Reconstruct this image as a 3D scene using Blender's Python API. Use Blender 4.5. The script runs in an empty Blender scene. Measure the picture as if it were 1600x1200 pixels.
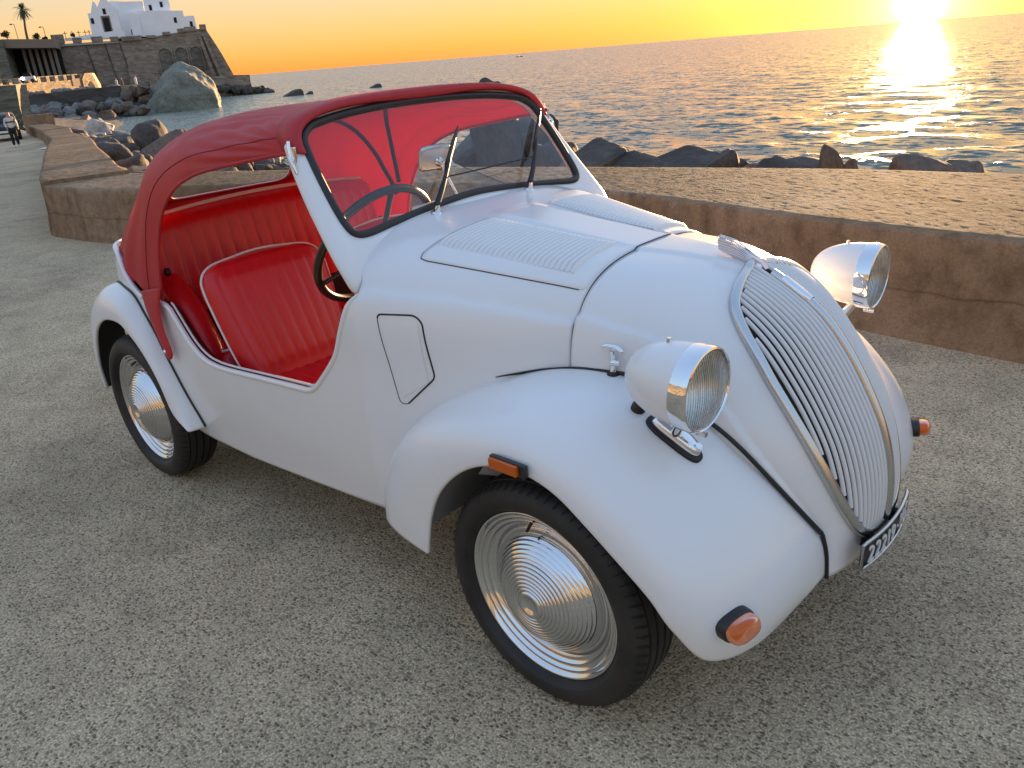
import bpy, bmesh, math, random
import numpy as np
from mathutils import Vector, Matrix
from mathutils.bvhtree import BVHTree

random.seed(7)
rng = np.random.default_rng(11)
scene = bpy.context.scene
col = scene.collection
rad = math.radians

# ------------------------------------------------------------------ camera
CAM_LOC = Vector((1.03701, -1.70247, 1.46717))
YAW, PITCH, ROLL = rad(133.86663), rad(22.49885), rad(-4.59336)
cam_d = bpy.data.cameras.new('camera')
cam_d.sensor_fit = 'HORIZONTAL'; cam_d.sensor_width = 36.0
cam_d.lens = 36.0 * 1242.506 / 1600.0
cam_d.clip_start = 0.05; cam_d.clip_end = 60000
cam = bpy.data.objects.new('camera', cam_d); col.objects.link(cam)
_f = Vector((math.cos(YAW)*math.cos(PITCH), math.sin(YAW)*math.cos(PITCH), -math.sin(PITCH)))
_r = Vector((math.sin(YAW), -math.cos(YAW), 0)); _u = _r.cross(_f)
_r2 = _r*math.cos(ROLL) + _u*math.sin(ROLL); _u2 = -_r*math.sin(ROLL) + _u*math.cos(ROLL)
cam.matrix_world = Matrix(((_r2.x, _u2.x, -_f.x, CAM_LOC.x), (_r2.y, _u2.y, -_f.y, CAM_LOC.y), (_r2.z, _u2.z, -_f.z, CAM_LOC.z), (0, 0, 0, 1)))
scene.camera = cam

# ------------------------------------------------------------------ sky, sun, exposure
SUN_AZ, SUN_EL = rad(107.1), rad(1.15)
HAZE = 0.14; SKY_TINT = (0.97, 0.965, 1.06, 1)
world = bpy.data.worlds.new('World'); scene.world = world; world.use_nodes = True
wn = world.node_tree; wn.nodes.clear()
sky = wn.nodes.new('ShaderNodeTexSky'); sky.sky_type = 'NISHITA'; sky.sun_disc = False
sky.sun_elevation = SUN_EL; sky.sun_rotation = math.pi/2 - SUN_AZ
sky.altitude = 5; sky.air_density = 1.0; sky.dust_density = 0.7; sky.ozone_density = 1.5
bg = wn.nodes.new('ShaderNodeBackground'); bg.inputs[1].default_value = 0.15
wo = wn.nodes.new('ShaderNodeOutputWorld')
def wnode(t, op=None):
    n = wn.nodes.new(t)
    if op: n.operation = op
    return n
def wmath(op, a, b):
    n = wnode('ShaderNodeMath', op)
    for i_, x_ in enumerate((a, b)):
        if isinstance(x_, (int, float)): n.inputs[i_].default_value = x_
        else: wn.links.new(x_, n.inputs[i_])
    return n.outputs[0]
# level out the sky's range (a dusk sky is far brighter towards the sun), keeping its hues
lumn = wnode('ShaderNodeRGBToBW'); wn.links.new(sky.outputs[0], lumn.inputs[0])
lgain = wmath('POWER', wmath('MAXIMUM', lumn.outputs[0], 0.02), -0.74)
lvl = wnode('ShaderNodeVectorMath', 'SCALE'); wn.links.new(sky.outputs[0], lvl.inputs[0]); wn.links.new(lgain, lvl.inputs['Scale'])
# thin high haze: the sky pales with height
wtc = wnode('ShaderNodeTexCoord'); wnrm = wnode('ShaderNodeVectorMath', 'NORMALIZE'); wn.links.new(wtc.outputs['Generated'], wnrm.inputs[0])
wsep = wnode('ShaderNodeSeparateXYZ'); wn.links.new(wnrm.outputs[0], wsep.inputs[0])
hz = wnode('ShaderNodeMapRange'); hz.inputs['From Min'].default_value = 0.0; hz.inputs['To Min'].default_value = 0.14; hz.inputs['From Max'].default_value = 0.55; hz.inputs['To Max'].default_value = HAZE
wn.links.new(wsep.outputs['Z'], hz.inputs['Value'])
glum = wnode('ShaderNodeRGBToBW'); wn.links.new(lvl.outputs[0], glum.inputs[0])
gcol = wnode('ShaderNodeVectorMath', 'SCALE'); gcol.inputs[0].default_value = (1.0, 0.985, 0.95); wn.links.new(glum.outputs[0], gcol.inputs['Scale'])
hmix = wnode('ShaderNodeMix'); hmix.data_type = 'RGBA'; wn.links.new(hz.outputs[0], hmix.inputs[0]); wn.links.new(lvl.outputs[0], hmix.inputs[6]); wn.links.new(gcol.outputs[0], hmix.inputs[7])
tint = wnode('ShaderNodeMix'); tint.data_type = 'RGBA'; tint.blend_type = 'MULTIPLY'; tint.inputs[0].default_value = 1.0; tint.inputs[7].default_value = SKY_TINT
wn.links.new(hmix.outputs[2], tint.inputs[6])
lowf = wnode('ShaderNodeMapRange'); lowf.inputs['From Min'].default_value = 0.0; lowf.inputs['From Max'].default_value = 0.30; lowf.inputs['To Min'].default_value = 1.0; lowf.inputs['To Max'].default_value = 0.0
wn.links.new(wsep.outputs['Z'], lowf.inputs['Value'])
warm = wnode('ShaderNodeMix'); warm.data_type = 'RGBA'; warm.blend_type = 'MULTIPLY'; warm.inputs[7].default_value = (0.92, 0.76, 0.80, 1)
wn.links.new(lowf.outputs[0], warm.inputs[0]); wn.links.new(tint.outputs[2], warm.inputs[6]); sky_c = warm.outputs[2]
# aureole round the setting sun
wdot = wnode('ShaderNodeVectorMath', 'DOT_PRODUCT'); wn.links.new(wnrm.outputs[0], wdot.inputs[0])
wdot.inputs[1].default_value = (math.cos(SUN_AZ)*math.cos(SUN_EL), math.sin(SUN_AZ)*math.cos(SUN_EL), math.sin(SUN_EL))
for pw, cg in ((22, (0.28, 0.24, 0.03)), (110, (1.5, 1.4, 0.2)), (900, (1.3, 1.3, 0.6)), (9000, (8.0, 7.5, 6.0))):
    pw_ = wmath('POWER', wmath('MAXIMUM', wdot.outputs['Value'], 0.0), pw)
    sc_n = wnode('ShaderNodeVectorMath', 'SCALE'); sc_n.inputs[0].default_value = cg; wn.links.new(pw_, sc_n.inputs['Scale'])
    ad_ = wnode('ShaderNodeVectorMath', 'ADD'); wn.links.new(sky_c, ad_.inputs[0]); wn.links.new(sc_n.outputs[0], ad_.inputs[1]); sky_c = ad_.outputs[0]
wn.links.new(sky_c, bg.inputs[0]); wn.links.new(bg.outputs[0], wo.inputs[0])
sun_d = bpy.data.lights.new('sun', 'SUN'); sun_d.energy = 4.0; sun_d.angle = rad(0.53); sun_d.color = (1.0, 0.62, 0.30)
sun = bpy.data.objects.new('sun', sun_d); col.objects.link(sun)
_sd = Vector((math.cos(SUN_AZ)*math.cos(SUN_EL), math.sin(SUN_AZ)*math.cos(SUN_EL), math.sin(SUN_EL)))
sun.rotation_euler = _sd.to_track_quat('Z', 'Y').to_euler()
sun.location = (-20, 60, 30)
vs = scene.view_settings
vs.view_transform = 'Standard'; vs.look = 'None'; vs.gamma = 1.0; vs.use_curve_mapping = False
vs.exposure = 2.45
scene.cycles.max_bounces = 8; scene.cycles.transparent_max_bounces = 16
scene.cycles.sample_clamp_indirect = 6.0
scene.cycles.use_denoising = True

# ------------------------------------------------------------------ materials
MATS = {}
def mat(name, color, rough=0.5, metal=0.0, spec=0.5, coat=0.0, coat_rough=0.1):
    m = bpy.data.materials.new(name); m.use_nodes = True
    b = m.node_tree.nodes['Principled BSDF']
    b.inputs['Base Color'].default_value = (*color, 1); b.inputs['Roughness'].default_value = rough
    b.inputs['Metallic'].default_value = metal; b.inputs['Specular IOR Level'].default_value = spec
    b.inputs['Coat Weight'].default_value = coat; b.inputs['Coat Roughness'].default_value = coat_rough
    MATS[name] = m
    return m
def N(m, t, **kw):
    n = m.node_tree.nodes.new(t)
    for k, v in kw.items():
        if k in n.inputs.keys(): n.inputs[k].default_value = v
        else: setattr(n, k, v)
    return n
def LK(m, a, b): m.node_tree.links.new(a, b)
def BS(m): return m.node_tree.nodes['Principled BSDF']
def objco(m, scale=(1, 1, 1)):
    tc = N(m, 'ShaderNodeTexCoord'); mp = N(m, 'ShaderNodeMapping'); mp.inputs['Scale'].default_value = scale
    LK(m, tc.outputs['Object'], mp.inputs['Vector']); return mp.outputs['Vector']
def ramp(m, fac, stops, interp='LINEAR'):
    r = N(m, 'ShaderNodeValToRGB'); r.color_ramp.interpolation = interp
    el = r.color_ramp.elements
    while len(el) < len(stops): el.new(0.5)
    for e, (p, c) in zip(el, stops): e.position = p; e.color = (*c, 1) if len(c) == 3 else c
    LK(m, fac, r.inputs[0]); return r.outputs[0]
def noise(m, vec, scale, detail=4, rough=0.55, dist=0.0):
    n = N(m, 'ShaderNodeTexNoise'); n.inputs['Scale'].default_value = scale; n.inputs['Detail'].default_value = detail
    n.inputs['Roughness'].default_value = rough; n.inputs['Distortion'].default_value = dist
    LK(m, vec, n.inputs['Vector']); return n.outputs['Fac']
def mixc(m, fac, a, b, mode='MIX'):
    n = N(m, 'ShaderNodeMix'); n.data_type = 'RGBA'; n.blend_type = mode
    for s, v in ((0, fac), (6, a), (7, b)):
        if isinstance(v, (int, float)): n.inputs[s].default_value = v
        elif isinstance(v, tuple): n.inputs[s].default_value = (*v, 1)
        else: LK(m, v, n.inputs[s])
    return n.outputs[2]
def bump(m, h, strength=0.3, dist=0.01, normal=None):
    b = N(m, 'ShaderNodeBump'); b.inputs['Strength'].default_value = strength; b.inputs['Distance'].default_value = dist
    LK(m, h, b.inputs['Height'])
    if normal is not None: LK(m, normal, b.inputs['Normal'])
    return b.outputs['Normal']
def math_(m, op, a, b=None, clamp=False):
    n = N(m, 'ShaderNodeMath', operation=op); n.use_clamp = clamp
    for i, v in enumerate((a, b)):
        if v is None: continue
        if isinstance(v, (int, float)): n.inputs[i].default_value = v
        else: LK(m, v, n.inputs[i])
    return n.outputs[0]

# paint: pearl white satin, faint dust
paint = mat('white_paint', (0.80, 0.79, 0.78), 0.36, 0, 0.5, 0.55, 0.14)
v = objco(paint); n1 = noise(paint, v, 2.2, 5); n2 = noise(paint, v, 60, 3)
LK(paint, ramp(paint, n1, [(0.3, (0.28,)*3), (0.7, (0.33,)*3)]), BS(paint).inputs['Roughness'])
LK(paint, ramp(paint, n1, [(0.25, (0.775, 0.77, 0.765)), (0.6, (0.81, 0.805, 0.80))]), BS(paint).inputs['Base Color'])
paint_dark = mat('grey_underside', (0.22, 0.22, 0.22), 0.8)
black_bead = mat('black_rubber_bead', (0.012, 0.012, 0.013), 0.5)
rubber = mat('black_rubber', (0.018, 0.018, 0.018), 0.42)
seam_m = mat('seam_shadow_grey', (0.06, 0.06, 0.06), 0.8)
underbody = mat('dark_underbody', (0.012, 0.011, 0.01), 0.9)
chrome = mat('chrome', (0.86, 0.86, 0.87), 0.05, 1.0)
alu = mat('polished_aluminium', (0.72, 0.72, 0.72), 0.22, 1.0)
hubmat = mat('wheel_chrome', (0.72, 0.72, 0.73), 0.085, 1.0)
v = objco(hubmat); LK(hubmat, ramp(hubmat, noise(hubmat, v, 14, 4), [(0.35, (0.05,)*3), (0.75, (0.20,)*3)]), BS(hubmat).inputs['Roughness'])
tyre_m = mat('tyre_rubber', (0.020, 0.018, 0.017), 0.62)
v = objco(tyre_m); LK(tyre_m, ramp(tyre_m, noise(tyre_m, v, 9, 5), [(0.35, (0.013, 0.012, 0.011)), (0.75, (0.035, 0.031, 0.027))]), BS(tyre_m).inputs['Base Color'])
piping_m = mat('white_piping', (0.74, 0.68, 0.66), 0.5)
def vinyl(name, c1, c2, rough, bscale=260, bstr=0.12):
    m = mat(name, c1, rough)
    v = objco(m); n = noise(m, v, 5, 5); f = noise(m, v, bscale, 3)
    LK(m, ramp(m, n, [(0.3, c1), (0.75, c2)]), BS(m).inputs['Base Color'])
    LK(m, bump(m, f, bstr, 0.002), BS(m).inputs['Normal'])
    return m
canvas = vinyl('red_canvas', (0.68, 0.048, 0.058), (0.74, 0.062, 0.070), 0.46)
v = objco(canvas, (1.0, 3.2, 1.0)); wr = noise(canvas, v, 2.6, 2, 0.4, 0.8)
_fine = BS(canvas).inputs['Normal'].links[0].from_socket
LK(canvas, bump(canvas, wr, 0.35, 0.05, _fine), BS(canvas).inputs['Normal'])
_o = canvas.node_tree.nodes['Material Output']; _mx = N(canvas, 'ShaderNodeMixShader'); _mx.inputs[0].default_value = 0.40
_tl = N(canvas, 'ShaderNodeBsdfTranslucent'); _tl.inputs[0].default_value = (0.56, 0.055, 0.072, 1)
LK(canvas, BS(canvas).outputs[0], _mx.inputs[1]); LK(canvas, _tl.outputs[0], _mx.inputs[2]); LK(canvas, _mx.outputs[0], _o.inputs[0])
leather = vinyl('red_leather', (0.58, 0.008, 0.014), (0.64, 0.012, 0.018), 0.36, 180, 0.16)
carpet = mat('dark_carpet', (0.025, 0.020, 0.018), 0.95)
def glass_mat(name, tint, ior=1.45, rough=0.0):
    m = bpy.data.materials.new(name); m.use_nodes = True; nt = m.node_tree; nt.nodes.clear()
    o = nt.nodes.new('ShaderNodeOutputMaterial'); mx = nt.nodes.new('ShaderNodeMixShader')
    t = nt.nodes.new('ShaderNodeBsdfTransparent'); t.inputs[0].default_value = (*tint, 1)
    g = nt.nodes.new('ShaderNodeBsdfGlossy'); g.inputs['Roughness'].default_value = rough
    lw = nt.nodes.new('ShaderNodeLayerWeight'); lw.inputs[0].default_value = 0.5
    p5 = nt.nodes.new('ShaderNodeMath'); p5.operation = 'POWER'; p5.inputs[1].default_value = 5.0
    f0 = ((ior-1)/(ior+1))**2; mr_ = nt.nodes.new('ShaderNodeMapRange'); mr_.inputs['To Min'].default_value = f0*2; mr_.inputs['To Max'].default_value = 1.0
    nt.links.new(lw.outputs['Facing'], p5.inputs[0]); nt.links.new(p5.outputs[0], mr_.inputs['Value'])
    nt.links.new(mr_.outputs[0], mx.inputs[0]); nt.links.new(t.outputs[0], mx.inputs[1]); nt.links.new(g.outputs[0], mx.inputs[2]); nt.links.new(mx.outputs[0], o.inputs[0])
    MATS[name] = m; return m
glass = glass_mat('windscreen_glass', (0.90, 0.92, 0.92), 1.5)
pane_m = glass_mat('clear_vinyl_pane', (0.90, 0.90, 0.86), 1.3, 0.08)
lens_m = mat('ribbed_lens_glass', (0.95, 0.95, 0.93), 0.16); BS(lens_m).inputs['Transmission Weight'].default_value = 1.0; BS(lens_m).inputs['IOR'].default_value = 1.35
amber = mat('amber_plastic', (0.85, 0.16, 0.01), 0.18); BS(amber).inputs['Transmission Weight'].default_value = 0.35
BS(amber).inputs['Subsurface Weight'].default_value = 0.0
plate_black = mat('plate_black', (0.015, 0.015, 0.016), 0.4)
plate_white = mat('plate_white', (0.75, 0.74, 0.72), 0.5)

# ------------------------------------------------------------------ mesh helpers
def mk(name, V, F, m, parent=None, smooth=True, auto=None):
    me = bpy.data.meshes.new(name)
    me.from_pydata([tuple(map(float, p)) for p in V], [], F)
    me.validate(); me.update()
    if smooth: me.polygons.foreach_set('use_smooth', [True]*len(me.polygons))
    if m is not None: me.materials.append(m)
    if auto is not None: me.set_sharp_from_angle(angle=rad(auto))
    o = bpy.data.objects.new(name, me); col.objects.link(o)
    if parent is not None: o.parent = parent
    return o
def gridf(nu, nv, cu=False, cv=False, flip=False, off=0):
    F = []
    for i in range(nu - (0 if cu else 1)):
        for j in range(nv - (0 if cv else 1)):
            a = i*nv + j; b = ((i+1) % nu)*nv + j; c = ((i+1) % nu)*nv + (j+1) % nv; d = i*nv + (j+1) % nv
            q = (a, b, c, d) if not flip else (d, c, b, a)
            F.append(tuple(x+off for x in q))
    return F
def sheet(name, P, m, parent=None, cu=False, cv=False, flip=False, thick=0.0, offset=-1.0, smooth=True, keep=None, bevel=None):
    P = np.asarray(P, float); nu, nv = P.shape[:2]
    F = gridf(nu, nv, cu, cv, flip)
    if keep is not None: F = [f for f in F if keep(f, P.reshape(-1, 3))]
    o = mk(name, P.reshape(-1, 3), F, m, parent, smooth)
    if thick:
        s = o.modifiers.new('solid', 'SOLIDIFY'); s.thickness = thick; s.offset = offset; s.use_even_offset = True
    return o
def cr(pts, n, closed=False):
    """uniform Catmull-Rom through control points, n samples, evenly per control interval"""
    P = np.asarray(pts, float); k = len(P)
    if closed: Q = np.vstack([P[-1:], P, P[:2]]); m = k
    else: Q = np.vstack([2*P[0]-P[1], P, 2*P[-1]-P[-2]]); m = k-1
    u = np.linspace(0, m, n, endpoint=not closed); i = np.minimum(u.astype(int), m-1); t = (u-i)[:, None]
    a, b, c, d = Q[i], Q[i+1], Q[i+2], Q[i+3]
    return 0.5*((2*b) + (c-a)*t + (2*a-5*b+4*c-d)*t**2 + (3*b-a-3*c+d)*t**3)
def arc(P, n, closed=False):
    """resample polyline evenly by length"""
    P = np.asarray(P, float)
    if closed: P = np.vstack([P, P[:1]])
    s = np.r_[0, np.cumsum(np.linalg.norm(np.diff(P, axis=0), axis=1))]
    q = np.linspace(0, s[-1], n, endpoint=not closed)
    return np.stack([np.interp(q, s, P[:, k]) for k in range(P.shape[1])], 1)
def spl(pts, n, closed=False): return arc(cr(pts, max(200, 30*len(pts)), closed), n, closed)
def itp(x, xs, ys): return np.interp(x, xs, ys)
def citp(x, xs, ys):
    """smooth monotone-x interpolation by Catmull-Rom"""
    c = cr(np.stack([xs, ys], 1), 60*len(xs)); return np.interp(x, c[:, 0], c[:, 1])
def frames(P, closed=False):
    P = np.asarray(P, float); n = len(P)
    T = np.roll(P, -1, 0)-np.roll(P, 1, 0) if closed else np.gradient(P, axis=0)
    T /= np.linalg.norm(T, axis=1)[:, None]+1e-12
    up = np.array([0, 0, 1.]) if abs(T[0, 2]) < 0.9 else np.array([0, 1., 0])
    A = []
    a = up - T[0]*(up@T[0]); a /= np.linalg.norm(a)
    for t in T:
        a = a - t*(a@t); a /= np.linalg.norm(a)+1e-12; A.append(a.copy())
    A = np.array(A); B = np.cross(T, A); return T, A, B
def tube(name, pts, r, m, parent=None, n=10, closed=False, samples=None, flat=1.0, caps=True, smooth=True, up=None):
    P = spl(pts, samples, closed) if samples else np.asarray(pts, float)
    T, A, B = frames(P, closed)
    if up is not None:
        U = np.asarray(up, float); A = U - T*(T@U)[:, None]; A /= np.linalg.norm(A, axis=1)[:, None]; B = np.cross(T, A)
    R = np.asarray(r, float)*np.ones(len(P))
    th = np.linspace(0, 2*np.pi, n, endpoint=False)
    V = P[:, None] + R[:, None, None]*(np.cos(th)[None, :, None]*A[:, None]*flat + np.sin(th)[None, :, None]*B[:, None])
    F = gridf(len(P), n, closed, True)
    if caps and not closed: F += [tuple(range(n)), tuple(range((len(P)-1)*n + n-1, (len(P)-1)*n-1, -1))]
    return mk(name, V.reshape(-1, 3), F, m, parent, smooth, 60)
def lathe(name, prof, origin, axis, m, parent=None, n=64, smooth=True, auto=40, close_ends=False):
    """prof: list of (radius, along axis)"""
    ax = Vector(axis).normalized(); e1 = ax.orthogonal().normalized(); e2 = ax.cross(e1)
    ax, e1, e2 = map(np.array, (ax, e1, e2)); O = np.array(origin, float)
    th = np.linspace(0, 2*np.pi, n, endpoint=False)
    ring = np.cos(th)[:, None]*e1 + np.sin(th)[:, None]*e2
    V = np.concatenate([O + ax*h + ring*r for r, h in prof])
    return mk(name, V, gridf(len(prof), n, False, True), m, parent, smooth, auto)
def box(name, c, s, m, parent=None, bev=0.0, rot=None):
    bm = bmesh.new(); bmesh.ops.create_cube(bm, size=1)
    bmesh.ops.scale(bm, vec=s, verts=bm.verts)
    if bev: bmesh.ops.bevel(bm, geom=bm.edges[:], offset=bev, segments=2, affect='EDGES', profile=0.7)
    if rot is not None: bmesh.ops.rotate(bm, cent=(0, 0, 0), matrix=rot, verts=bm.verts)
    bmesh.ops.translate(bm, vec=c, verts=bm.verts)
    me = bpy.data.meshes.new(name); bm.to_mesh(me); bm.free()
    if m: me.materials.append(m)
    o = bpy.data.objects.new(name, me); col.objects.link(o)
    if parent is not None: o.parent = parent
    return o
def empty(name, loc=(0, 0, 0)):
    o = bpy.data.objects.new(name, None); col.objects.link(o); o.location = loc; return o
def tag(o, label=None, cat=None, group=None, kind=None):
    if label: o['label'] = label
    if cat: o['category'] = cat
    if group: o['group'] = group
    if kind: o['kind'] = kind
    return o
def mirror(o, parent=None):
    """mirrored copy of a part (and its children) in y, for the other side of the car"""
    c = o.copy()
    if o.data:
        c.data = o.data.copy(); me = c.data
        a = np.empty(len(me.vertices)*3, 'f'); me.vertices.foreach_get('co', a); a[1::3] *= -1; me.vertices.foreach_set('co', a)
        me.flip_normals(); me.update()
    else: c.location.y *= -1
    col.objects.link(c); c.parent = parent if parent is not None else o.parent
    for ch in list(o.children): mirror(ch, c)
    return c
def bvh_of(o):
    dg = bpy.context.evaluated_depsgraph_get()
    return BVHTree.FromPolygons([v.co[:] for v in o.data.vertices], [p.vertices[:] for p in o.data.polygons])
def outward(o, ref):
    """make the face normals of a panel point away from ref"""
    me = o.data; n = len(me.polygons); c = np.empty(n*3); nn_ = np.empty(n*3)
    me.polygons.foreach_get('center', c); me.polygons.foreach_get('normal', nn_)
    if ((c.reshape(-1, 3)-np.array(ref))*nn_.reshape(-1, 3)).sum() < 0: me.flip_normals()
    return o
def smooth_grid(P, it=10, k=0.5):
    P = P.copy()
    for _ in range(it):
        Q = P.copy()
        Q[1:-1, 1:-1] = 0.25*(P[:-2, 1:-1]+P[2:, 1:-1]+P[1:-1, :-2]+P[1:-1, 2:])
        P[1:-1, 1:-1] = (1-k)*P[1:-1, 1:-1] + k*Q[1:-1, 1:-1]
    return P

# ================================================================== THE CAR
car = empty('vintage_car', (0, 0, 0))
tag(car, 'white vintage open two-seater car with red canvas roof parked by the seawall', 'car')

def prism(name, poly, y0, y1, m, parent):
    k = len(poly); V = [(x, y0, z) for x, z in poly]+[(x, y1, z) for x, z in poly]
    F = [tuple(range(k))[::-1], tuple(range(k, 2*k))]+[(i, (i+1) % k, k+(i+1) % k, k+i) for i in range(k)]
    return mk(name, V, F, m, parent, smooth=False)
def sup(C, E, n, nv=60):
    t = np.linspace(0, np.pi/2, 400); f = np.sin(t)**(2/n); g = 1-np.cos(t)**(2/n)
    D = np.asarray(E, float)-np.asarray(C, float)
    P = np.asarray(C, float) + f[:, None]*np.array([0, D[1], 0]) + g[:, None]*np.array([D[0], 0, D[2]])
    return arc(P, nv) if nv else P
def sstep(x): x = np.clip(x, 0, 1); return x*x*(3-2*x)

SX = [-0.74, -0.66, -0.58, -0.5, -0.4, -0.3, -0.2, -0.13, -0.06, 0.0]
WX = [0.572, 0.570, 0.565, 0.537, 0.495, 0.450, 0.404, 0.372, 0.340, 0.325]
CZ_X = [-0.74, -0.70, -0.62, -0.52, -0.3, -0.06, 0.0]
CZ = [1.090, 1.083, 1.068, 1.053, 1.026, 1.001, 0.999]
def w_at(X): return citp(X, SX, WX)
def cz_at(X): return citp(X, CZ_X, CZ)
def side_prof(z): return citp(z, [0.2, 0.25, 0.31, 0.45, 0.6, 0.76, 0.8], [0.535, 0.545, 0.553, 0.569, 0.573, 0.567, 0.565])/0.567
def crease_z(X): return itp(X, [-0.58, -0.49, -0.363, -0.21, -0.094, -0.06], [0.945, 0.939, 0.929, 0.908, 0.889, 0.884])
def full_section(X, zbot, ncut=None):
    """points from centre top, over the shoulder and down the (near) side"""
    w = float(w_at(X)); cz = float(cz_at(X)); n = itp(X, [-0.6, -0.06], [3.5, 3.0])
    top = sup((X, 0, cz), (X, -w, 0.76), n, None)
    z = np.linspace(0.76, zbot, 60)[1:]
    low = np.stack([np.full_like(z, X), -w*side_prof(z), z], 1)
    P = np.vstack([top, low])
    # lower panel stands proud of the shoulder below the crease
    k = 0.014*sstep((crease_z(X)+0.006-P[:, 2])/0.011)
    k *= (P[:, 1] < -0.6*w)
    P[:, 1] -= k
    # raised spine along the bonnet centre
    P[:, 2] += 0.006*sstep((0.092-np.abs(P[:, 1]))/0.016)*sstep((X+0.56)/0.06)
    return P
BOT_X = [-2.6, -1.9, -1.75, -1.6, -1.32, -0.93, -0.61, -0.4, 0.0]
BOT_Z = [0.30, 0.27, 0.255, 0.245, 0.252, 0.284, 0.313, 0.33, 0.36]
def bot_at(X): return itp(X, BOT_X, BOT_Z)

def mirror_grid(P):
    Q = P[:, ::-1].copy(); Q[:, :, 1] *= -1
    return np.concatenate([Q[:, :-1], P], 1)

# cowl from the door pillar to the bonnet seam
Xs = np.linspace(-0.58, -0.062, 60)
G = np.array([arc(full_section(X, float(itp(X, [-0.52, -0.30], [float(bot_at(-0.52)), 0.47])) if X > -0.52 else float(bot_at(X))), 90) for X in Xs])
# cowl strip under the windscreen
ks0 = int(np.argmax(G[0][:, 2] < 0.9395)); Xs2 = np.linspace(-0.73, -0.58, 14); rows = []
for X in Xs2:
    P = full_section(X, 0.5); zc = itp(X, [-0.73, -0.69, -0.66, -0.625, -0.60, -0.58], [1.085, 1.078, 1.048, 1.000, 0.966, 0.939]); rows.append(arc(P[P[:, 2] >= zc-1e-6], ks0+1))
rows[-1] = G[0][:ks0+1]; cowl_rows = np.array(rows)

# ---- nose: sections fan round from the bonnet seam to the apron under the grille
NC = [(-0.058, 1.001), (0.08, 0.993), (0.19, 0.970), (0.29, 0.928), (0.37, 0.872), (0.43, 0.802), (0.480, 0.722), (0.522, 0.635), (0.546, 0.545), (0.551, 0.45), (0.536, 0.335)]
NE = [(-0.058, -0.350, 0.74), (-0.02, -0.345, 0.74), (0.04, -0.332, 0.75), (0.09, -0.322, 0.75), (0.15, -0.315, 0.735), (0.215, -0.305, 0.71), (0.285, -0.298, 0.665), (0.35, -0.278, 0.61), (0.42, -0.245, 0.53), (0.478, -0.205, 0.44), (0.505, -0.185, 0.335)]
NN = [3.0, 2.75, 2.4, 2.1, 1.9, 1.8, 1.75, 1.75, 1.75, 1.8, 1.9]
ns = 110
CC = cr([(x, 0, z) for x, z in NC], ns); EE = cr(NE, ns); nn = cr([(a, 0) for a in NN], ns)[:, 0]
rows = []
for i in range(ns):
    P = sup(CC[i], EE[i], nn[i], 70); rows.append(P)
NG = np.array(rows)
# crease continuing on to the nose + spine fading out
du = np.gradient(NG, axis=0); dv = np.gradient(NG, axis=1); NRM = np.cross(dv, du); NRM /= np.linalg.norm(NRM, axis=2)[:, :, None]+1e-9
if NRM[20, 5, 2] < 0: NRM *= -1
s01 = np.linspace(0, 1, ns)[:, None]; v01 = np.linspace(0, 1, 70)[None, :]
cv_ = np.interp(s01[:, 0], [0, 0.24, 0.47, 0.64, 0.81, 1], [0.685, 0.69, 0.783, 0.855, 0.90, 0.93])[:, None]
k = 0.012*sstep((v01-cv_)/0.020+0.5)*np.clip((1.0-s01)/0.35, 0, 1)
yy = np.abs(NG[:, :, 1]); spine_w = np.interp(s01[:, 0], [0, 0.25, 0.3], [0.088, 0.03, 0.012])[:, None]
k2 = 0.006*sstep((spine_w+0.004-yy)/0.016)*np.clip((0.30-s01)/0.08, 0, 1)
NG = NG + NRM*(k+k2)[:, :, None]
nose = outward(sheet('nose', mirror_grid(NG), paint, car, thick=0.004), (0.1, 0, 0.5))
nose_bvh = bvh_of(nose)
# thin raised seam between cowl and bonnet nose
sm = full_section(-0.06, 0.77); sm = arc(sm, 80)
sm_full = np.vstack([(sm*[1, -1, 1])[::-1][:-1], sm])
tube('bonnet_seam', sm_full + np.array([0, 0, 0.0002]), 0.0018, seam_m, car, 6, caps=True)

def nose_pt(y, s, off=0.0):
    """point on the nose at lateral y and station s in 0..1"""
    i = np.clip(s, 0, 1)*(ns-1); a = int(min(i, ns-2)); t = i-a
    out = []
    for r in (a, a+1):
        Y = -NG[r, :, 1]; p = np.array([np.interp(abs(y), Y, NG[r, :, c]) for c in range(3)])
        q = np.array([np.interp(abs(y), Y, NRM[r, :, c]) for c in range(3)]); out.append((p, q))
    p = out[0][0]*(1-t)+out[1][0]*t; q = out[0][1]*(1-t)+out[1][1]*t; q /= np.linalg.norm(q)
    if y > 0: p = p*[1, -1, 1]; q = q*[1, -1, 1]
    return p + q*off, q
# station of a given centreline height
def s_of_z(z): return float(np.interp(-z, -CC[:, 2], np.linspace(0, 1, ns)))

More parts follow.
